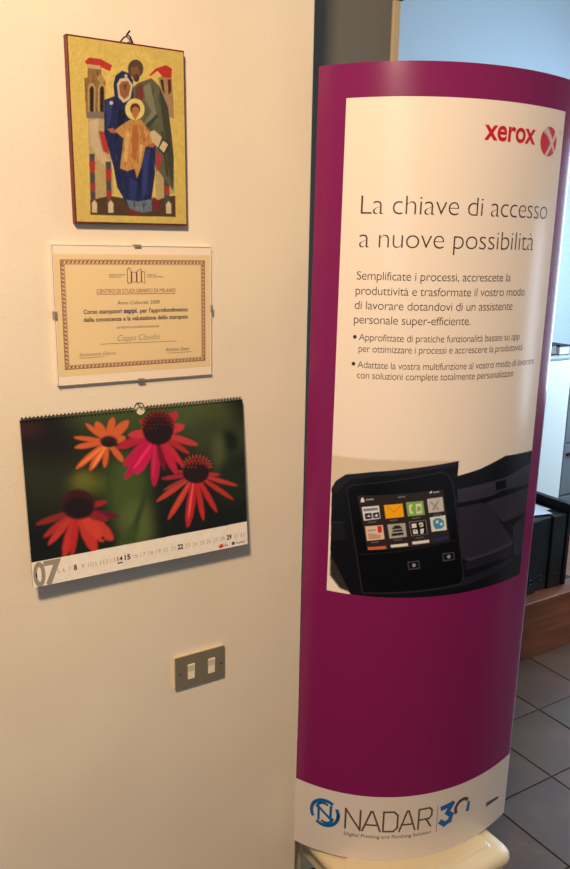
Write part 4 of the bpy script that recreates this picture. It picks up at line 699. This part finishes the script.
bm = bmesh.new(); F_ = [[bm.verts.new(p) for p in r] for r in sheet(0)]; Bk = [[bm.verts.new(p) for p in r] for r in sheet(-.003)]
ns = len(ss)
for j in range(len(zz)-1):
    zm = (zz[j]+zz[j+1])/2
    for i in range(ns-1):
        sm = (ss[i]+ss[i+1])/2; f = bm.faces.new((F_[j][i], F_[j][i+1], F_[j+1][i+1], F_[j+1][i])); f.smooth = True
        f.material_index = 2 if zm < BZ else (1 if (PZ0 < zm < PZ1 and SL < sm < SR) else 0)
        g_ = bm.faces.new((Bk[j][i+1], Bk[j][i], Bk[j+1][i], Bk[j+1][i+1])); g_.smooth = True; g_.material_index = 2
    f = bm.faces.new((Bk[j][0], F_[j][0], F_[j+1][0], Bk[j+1][0])); f.material_index = 2 if zm < BZ else 0
for i in range(ns-1):
    f = bm.faces.new((F_[-1][i], F_[-1][i+1], Bk[-1][i+1], Bk[-1][i])); f.material_index = 0
    f = bm.faces.new((Bk[0][i], Bk[0][i+1], F_[0][i+1], F_[0][i])); f.material_index = 2
# the sheet folds back round its right edge
e0 = surf(ARC, ZB, 0); e1 = surf(ARC-.004, ZB, 0); td = (e0-e1)[:2]; td /= np.linalg.norm(td); nd = np.array([td[1], -td[0]]); RR = .015
prev = [r[-1] for r in F_]
for k in range(1, 9):
    a = math.radians(k*18); cur = []
    for j, z in enumerate(zz):
        p = surf(ARC, z, 0); q = p[:2]+td*RR*math.sin(a)-nd*RR*(1-math.cos(a)); cur.append(bm.verts.new((q[0], q[1], p[2])))
    for j in range(len(zz)-1):
        f = bm.faces.new((prev[j], cur[j], cur[j+1], prev[j+1])); f.smooth = True; f.material_index = 4 if zz[j] < BZ-1e-6 else 3
    prev = cur
bm.normal_update()
for e in bm.edges:
    if len(e.link_faces) == 2 and e.calc_face_angle(0) > .7: e.smooth = False
me = bpy.data.meshes.new('front_sheet'); bm.to_mesh(me); bm.free()
for q in (purple, white, band, mat('purple_fold', PURP, .14, coat=1), mat('band_fold', (218, 206, 192), .2)): me.materials.append(q)
o = bpy.data.objects.new('front_sheet', me); COL.objects.link(o); o.parent = tm; o['label'] = 'curved glossy sheet, purple with white text panel and white foot band'
# back sheet and lid close the column
endp = [surf(0, ZB, -.003)[:2], surf(ARC, ZB, -.012)[:2]]; ch_ = endp[1]-endp[0]; nb = np.array([-ch_[1], ch_[0]])/np.linalg.norm(ch_)
bk = [endp[0]+ch_*t+nb*.09*4*t*(1-t)*(.6+.4*t) for t in np.linspace(0.01, .99, 25)]
bm = bmesh.new(); lo = []; hi = []
for q in bk: lo.append(bm.verts.new((q[0], q[1], 0))); hi.append(bm.verts.new((q[0]+LEA[0]*(ZT-ZB), q[1]+LEA[1]*(ZT-ZB), ZT-ZB)))
for i in range(24): bm.faces.new((lo[i], lo[i+1], hi[i+1], hi[i])).smooth = True
obj('back_sheet', bm, mat('card_white', (214, 208, 200), .6), tm, 'plain white rear sheet')
lid = [tuple(surf(s, ZT-.012, -.0035))[:2] for s in np.linspace(0.004, ARC-.004, 30)]+[(q[0]+LEA[0]*1.69, q[1]+LEA[1]*1.69) for q in bk[::-1][1:-1]]
obj('top_cap', prism(bmesh.new(), lid, ZT-ZB-.015, ZT-ZB-.012), MATS['card_white'], tm, 'white cap closing the top')
img = paint([(c, bl*.0012, p) for c, bl, p in PRINTER_ART], SL, SR, PZ0, 1.42, 380, 300, CREAM)
art_mesh('printed_picture', img, SL, SR, PZ0, 1.42, lambda x, y: surf(x, y, .0003), printed, tm, 'printed photo of a black printer control panel with touch screen')
tf = lambda x, y: surf(x, y, .0007)
tink = mat('print_dark', (64, 50, 46), .35)
XTALL = .715; SPACING = .93
words_parts('heading_word', ([('La chiave di accesso', .098, .5149, 1.8135, .0350, -.019), ('a nuove possibilità', .0976, .4787, 1.7515, .0350, -.019)]), tf, tink, tm, 'large thin dark lettering')
lines_parts('paragraph_line', [('Semplificate i processi, accrescete la', .0959, .4189, 1.6908, .0158, -.012), ('produttività e trasformate il vostro modo', .0951, .4633, 1.6622, .0158, -.012), ('di lavorare dotandovi di un assistente', .0945, .4308, 1.6342, .0158, -.012), ('personale super-efficiente.', .0943, .3283, 1.6063, .0158, -.012)], tf, tink, tm)
lines_parts('bullet_line', [('Approfittate di pratiche funzionalità basate su app', .1057, .4608, 1.5730, .0134, -.012), ('per ottimizzare i processi e accrescere la produttività', .1063, .4740, 1.5505, .0134, -.012), ('Adattate la vostra multifunzione al vostro modo di lavorare', .1056, .5187, 1.5185, .0134, -.012), ('con soluzioni complete totalmente personalizzate', .1056, .4518, 1.4975, .0134, -.012)], tf, tink, tm)
for x, z in ((.0975, 1.5795), (.0971, 1.5260)): obj('bullet_mark', fills([blob(x, z, .0037)], tf), ink, tm)
XTALL = 0; SPACING = 1.0
red = mat('logo_crimson', (196, 22, 40), .35)
obj('brand_word', lines_mesh([('xerox', .3265, .4531, 1.9530, .0245/XH*CAP, .021)], tf), red, tm, 'bold red lettering')
# red sphere emblem crossed by pale bands
bm = bmesh.new(); lg = .0275; nr, na = 22, 72; cx_, cz_ = .4968, 1.9612
def emb(u, v):     # u, v in -1..1
    d1 = v-(.62-.55*(u+.35)**2-.62*(u+.2)); d2 = v-(-.78+1.35*(u+.1)+.25*u*u)
    c1 = abs(d1) < .20; c2 = abs(d2) < .16*(1.6+u)*.8
    l1 = abs(abs(d1)-.27) < .03 and u < .45
    return 1 if (c1 and u > -.75) or (c2 and u > -.45) or l1 else 0
rings = []
for r in range(nr+1):
    rings.append([bm.verts.new(tuple(surf(cx_+lg*r/nr*math.cos(2*math.pi*k/na), cz_+lg*r/nr*math.sin(2*math.pi*k/na), .0007))) for k in range(na)] if r else [bm.verts.new(tuple(surf(cx_, cz_, .0007)))])
for r in range(nr):
    for k in range(na):
        rm = (r+.5)/nr; t = 2*math.pi*(k+.5)/na
        f = bm.faces.new((rings[0][0], rings[1][k], rings[1][(k+1) % na])) if r == 0 else bm.faces.new((rings[r][k], rings[r+1][k], rings[r+1][(k+1) % na], rings[r][(k+1) % na]))
        f.material_index = emb(rm*math.cos(t), rm*math.sin(t))
me = bpy.data.meshes.new('sphere_emblem'); bm.to_mesh(me); bm.free(); me.materials.append(red); me.materials.append(mat('emblem_silver', (206, 190, 182), .35))
o = bpy.data.objects.new('sphere_emblem', me); COL.objects.link(o); o.parent = tm; o['label'] = 'red round emblem crossed by pale bands'
obj('registered_mark', strokes([blob(.5345, 1.9805, .0028, 10)+blob(.5345, 1.9805, .0028, 10)[:1]], .0007, tf), gink, tm)
# foot band: swirl logo, word, rule, anniversary mark, caption line
nk = mat('print_brown_grey', (84, 70, 68), .35); bl = mat('logo_cyan_blue', (20, 96, 160), .35); bf = lambda x, y: surf(x, y, .0006)
NB, NT = .4570, .5080; X = [.1262, .1600, .1685, .2050, .2125, .2450, .2500, .2870, .2950, .3275]; c = .009
def A_(a, b): return [[(a, NB), ((a+b)/2-.002, NT), ((a+b)/2+.002, NT), (b, NB)], [(a+.0075, NB+.016), (b-.0075, NB+.016)]]
word = [[(X[0], NB), (X[0], NT), (X[1], NB), (X[1], NT)]]+A_(X[2]-.003, X[3]+.001)+[[(X[4], NB), (X[5]-c, NB), (X[5], NB+c), (X[5], NT-c), (X[5]-c, NT), (X[4], NT), (X[4], NB)]]+A_(X[6], X[7])+[[(X[8], NB), (X[8], NT), (X[9]-c*.7, NT), (X[9], NT-c*.8), (X[9], NB+.030), (X[9]-c*.7, NB+.023), (X[8], NB+.023)], [(X[9]-.014, NB+.023), (X[9], NB)]]
obj('company_word', strokes(word, .0042, bf), nk, tm, 'wide thin brown-grey capital lettering')
obj('caption_print', lines_mesh([('Digital Printing and Finishing Solution', .1245, .3286, .4385, .0085, .0)], bf), nk, tm)
obj('vertical_rule', strokes([[(.3430, .4370), (.3420, .5100)]], .0012, bf), nk, tm)
def arcp(cx, cz, r, a0, a1, n=14): return [(cx+r*math.cos(math.radians(a0+(a1-a0)*k/n)), cz+r*math.sin(math.radians(a0+(a1-a0)*k/n))) for k in range(n+1)]
lx, lz = .0768, .4835
obj('swirl_ring', strokes([arcp(lx, lz, .0325, 60, 205), arcp(lx, lz, .0325, 240, 385)], .0080, bf), bl, tm, 'blue ring of the round logo')
obj('swirl_logo', strokes([[(lx-.0145, lz-.020), (lx-.0150, lz+.012), (lx+.0140, lz-.012), (lx+.0150, lz+.020)], arcp(lx-.003, lz+.0085, .0165, 60, 170, 7), arcp(lx+.003, lz-.0085, .0165, 240, 350, 7)], .0060, bf), bl, tm, 'blue letter swirl inside the ring')
ax_, bz = .3560, .4520
obj('anniversary_number', strokes([[(ax_, bz+.046), (ax_+.026, bz+.050), (ax_+.014, bz+.030), (ax_+.026, bz+.020), (ax_+.022, bz+.006), (ax_+.008, bz+.001), (ax_-.002, bz+.009)]], .0125, bf), bl, tm, 'bold blue numeral')
obj('anniversary_arc', strokes([arcp(ax_+.058, bz+.030, .0205, 205, 50, 12)], .0085, bf), nk, tm, 'grey arc of the zero')
obj('anniversary_ribbon', fills([[(ax_+.070, bz+.014), (ax_+.080, bz+.010), (ax_+.082, bz+.036), (ax_+.075, bz+.040)]], bf), bl, tm, 'blue end of the zero')
obj('foot_note', fills([[(.5000, .4440), (.5520, .4405), (.5520, .4480), (.5000, .4560)]], bf), mat('note_plum', (92, 76, 92), .4), tm, 'small dark plum line')
# ================================================================ pedestal under the column
creamp = mat('cream_lacquer', (224, 206, 166), .36, rgb2=(218, 198, 156), nscale=6)
SX0, SX1, SY0, SY1 = .918, 1.322, 1.050, 1.47
st = thing('cream_pedestal', 'low cream lacquered table with rounded corners carrying the purple display', 'table', ((SX0+SX1)/2, (SY0+SY1)/2, 0))
hxw, hyw = (SX1-SX0)/2, (SY1-SY0)/2
def ringset(bm, spec, r0=.035):
    prev = None
    for ins, z in spec:
        cur = [bm.verts.new((x, y, z)) for x, y in rrect(-hxw+ins, hxw-ins, -hyw+ins, hyw-ins, max(.012, r0-ins*.6), 6)]
        if prev:
            n_ = len(cur)
            for i in range(n_): bm.faces.new((prev[i], prev[(i+1) % n_], cur[(i+1) % n_], cur[i])).smooth = True
        else: bm.faces.new(cur[::-1])
        prev = cur
    bm.faces.new(prev)
bm = bmesh.new(); ringset(bm, [(.020, .338), (.006, .339), (.001, .344), (0, .352), (.001, .360), (.006, .367), (.015, .3715), (.038, .3722), (.041, .3724), (.0435, .3772), (.048, .3778)]); obj('table_top', bm, creamp, st)
bm = bmesh.new(); box(bm, -hxw+.03, hxw-.03, -hyw+.03, -hyw+.045, .27, .339); box(bm, -hxw+.03, hxw-.03, hyw-.045, hyw-.03, .27, .339); box(bm, -hxw+.03, -hxw+.045, -hyw+.045, hyw-.045, .27, .339); box(bm, hxw-.045, hxw-.03, -hyw+.045, hyw-.045, .27, .339); obj('apron', bm, creamp, st)
iron = mat('brown_iron', (58, 38, 26), .45, metal=.4)
for sx in (-1, 1):
    for sy in (-1, 1):
        x, y_ = sx*(hxw-.035), sy*(hyw-.035); bm = bmesh.new()
        tube(bm, [(x, y_, .339), (x, y_, .30), (x*1.0, y_, .26), (x*1.02, y_*1.02, .15), (x*1.04, y_*1.04, .05), (x*1.06, y_*1.06, .012), (x*1.06, y_*1.06, 0)], [.021, .021, .017, .014, .012, .016, .016], 12); obj('leg', bm, creamp, st, smooth=True)
for sx in (-1, 1):
    bm = bmesh.new(); cx0 = sx*(hxw-.075); yy = -hyw+.024
    for q in (0, 1):
        tube(bm, [(cx0+sx*(.030*(1-t*.75))*math.cos(t*7+q*math.pi), yy, .305+(.030*(1-t*.75))*math.sin(t*7+q*math.pi)) for t in [k/14 for k in range(15)]], .0045, 7)
    obj('scroll_bracket', bm, iron, st, 'brown curled metal ornament', smooth=True)
# ================================================================ grey partition behind the column
pn = thing('partition_panel', 'tall dark grey partition panel with beige edge post, behind the purple display', 'partition', (1.1, 1.60, 0))
PXR = 1.299; zt_ = 2.317
obj('panel', B(-.2, PXR-.022-1.1, 0, .03, .012, zt_+.03, bev=.002), mat('partition_grey', (104, 100, 90), .75, bump=.2, bscale=300), pn)
obj('base_board', B(-.19, PXR-.024-1.1, -.012, 0, 0, .34, bev=.003), mat('base_beige', (222, 206, 164), .6), pn, 'beige base board')
obj('edge_post', B(PXR-.022-1.1, PXR-1.1, -.006, .036, 0, zt_, bev=.003), mat('post_beige', (186, 164, 130), .5), pn, 'beige edge post')
obj('end_cap', B(PXR-.026-1.1, PXR+.006-1.1, -.010, .040, zt_, zt_+.03, bev=.003), mat('cap_dark', (44, 42, 40), .5), pn, 'dark plastic cap')
# ================================================================ back room furniture
wood = mat('brown_wood', (138, 74, 36), .45, rgb2=(104, 54, 26), nscale=4, stretch=(.6, 3, 9), bump=.05)
sh = thing('wooden_plinth', 'low brown wooden shelf on the tiled floor under the black box files', 'shelf', (3.1, 2.35, 0))
obj('front_board', B(-.8, 1.1, -.24, -.215, 0, .254, bev=.002), wood, sh); obj('shelf_top', B(-.81, 1.11, -.25, .25, .254, .274, bev=.003), wood, sh, 'wooden top board')
obj('side_board', B(-.8, -.775, -.215, .24, 0, .254), wood, sh); obj('side_board', B(1.075, 1.1, -.215, .24, 0, .254), wood, sh); obj('rear_board', B(-.775, 1.075, .215, .24, 0, .254), wood, sh)
card = mat('black_card', (9, 12, 13), .6, bump=.1, bscale=120, spec=.3); cardi = mat('file_spine_black', (12, 15, 17), .5, spec=.35)
labs = ['black box file on the wooden shelf, leftmost of five, half hidden by the purple display', 'black box file, second from left in the row on the wooden shelf', 'black box file, middle one of five on the wooden shelf', 'black box file, fourth from left in the row on the wooden shelf', 'black box file, rightmost in the row on the wooden shelf']
xe = [2.440, 2.530, 2.600, 2.676, 2.757, 2.846]
for k in range(5):
    x0, x1 = xe[k]+.0015, xe[k+1]-.0015; wd = x1-x0; fy = 2.165+(.000, .006, 0, .012, .004)[k]; hh = (.340, .342, .343, .340, .343)[k]
    bf_ = thing('box_file', labs[k], 'box file', ((x0+x1)/2, fy+.14, .274), group='black box files on the shelf')
    obj('file_body', B(-wd/2, wd/2, -.138, .14, 0, hh, bev=.003), card, bf_); obj('spine', B(-wd/2+.003, wd/2-.003, -.1415, -.1385, .003, hh-.003, bev=.001), cardi, bf_)
    bm = bmesh.new(); tube(bm, [(.010*math.cos(t), -.143, .06+.010*math.sin(t)) for t in (2*math.pi*i/14 for i in range(14))], .0015, 6, closed=True); obj('finger_ring', bm, mat('ring_metal', (70, 72, 76), .3, metal=.9), bf_)
whitep = mat('white_paper', (214, 222, 228), .6)
bm = bmesh.new()
pp = thing('loose_papers', 'white papers lying on top of the black box files', 'papers', (2.68, 2.29, .6185))
for k, (a, dx_, dy_, ww, dd) in enumerate(((-.10, -.01, 0, .10, .075), (.05, .03, .02, .115, .085), (-.22, .02, -.004, .100, .085))):
    bm = B(-ww*.93, ww*.93, -dd*.9, dd*.9, k*.0012, k*.0012+.001); bmesh.ops.rotate(bm, verts=bm.verts, matrix=Matrix.Rotation(a, 3, 'Z')); bmesh.ops.translate(bm, verts=bm.verts, vec=(dx_, dy_, 0)); obj('sheet', bm, whitep, pp)
tr = thing('file_rack_side', 'upright black bookend panel with a flat rim, right of the black box files', 'bookend', (2.866, 2.40, .274))
obj('side_panel', B(-.010, .010, -.235, .235, 0, .372, bev=.0015), card, tr); obj('rim', B(-.012, .018, -.24, .24, .372, .384, bev=.002), card, tr, 'flat black rim'); obj('foot_plate', B(.010, .10, -.20, .20, 0, .003, bev=.001), card, tr)
ps = thing('paper_stack', 'upright stack of white paper standing right of the black bookend, at the right picture edge', 'papers', (3.006, 2.13, .274))
for k in range(5): obj('sheet', B(-.118+.002*(k % 2), .11, -.008+k*.004, -.0055+k*.004, 0, .175-.012*(k % 3)), whitep, ps)
# pale cabinet with devices on top
cb = thing('pale_cabinet', 'pale white cabinet behind the box files in the back room', 'cabinet', (3.35, 3.05, 0))
pale = mat('pale_laminate', (226, 236, 232), .45)
obj('carcass', B(-.40, .367, -.13, .22, .03, 1.17, bev=.003), pale, cb); obj('door', B(-.396, -.018, -.149, -.131, .04, 1.16, bev=.002), pale, cb); obj('door', B(-.014, .363, -.149, -.131, .04, 1.16, bev=.002), pale, cb)
obj('plinth', B(-.38, .35, -.11, .20, 0, .03), mat('plinth_grey', (90, 92, 92), .6), cb); obj('top_board', B(-.405, .375, -.155, .225, 1.17, 1.186, bev=.003), mat('top_grey', (176, 190, 196), .5), cb, 'grey top board')
d1 = thing('black_device', 'small black box with pale front on top of the pale cabinet', 'box', (3.56, 3.0, 1.186))
obj('housing', B(-.10, .055, -.06, .12, 0, .062, bev=.004), card, d1); obj('front_plate', B(.005, .052, -.064, -.0605, .008, .052, bev=.001), mat('steel_blue', (92, 108, 120), .5), d1, 'blue-grey front plate')
d2 = thing('dark_folder', 'flat dark folder lying at the right end of the pale cabinet top', 'folder', (3.67, 3.02, 1.186))
obj('cover', B(-.035, .05, -.09, .14, 0, .004, bev=.001), card, d2); obj('pages', B(-.031, .047, -.086, .136, .004, .046), whitep, d2, 'white pages'); obj('cover', B(-.035, .05, -.09, .14, .046, .056, bev=.001), card, d2)
gc = thing('grey_cabinet', 'dark grey metal cabinet right of the pale cabinet at the picture edge', 'cabinet', (4.10, 3.1, 0))
gm = mat('grey_metal_paint', (104, 112, 116), .5); obj('carcass', B(-.36, .36, -.16, .22, 0, 1.0, bev=.003), gm, gc)
for k in range(3): o = obj('drawer', B(-.35, .35, -.178, -.161, .03+.32*k, .335+.32*k, bev=.002), gm, gc); obj('handle', B(-.33, -.2, -.19, -.179, .27+.32*k, .285+.32*k), MATS['black_card'], o)
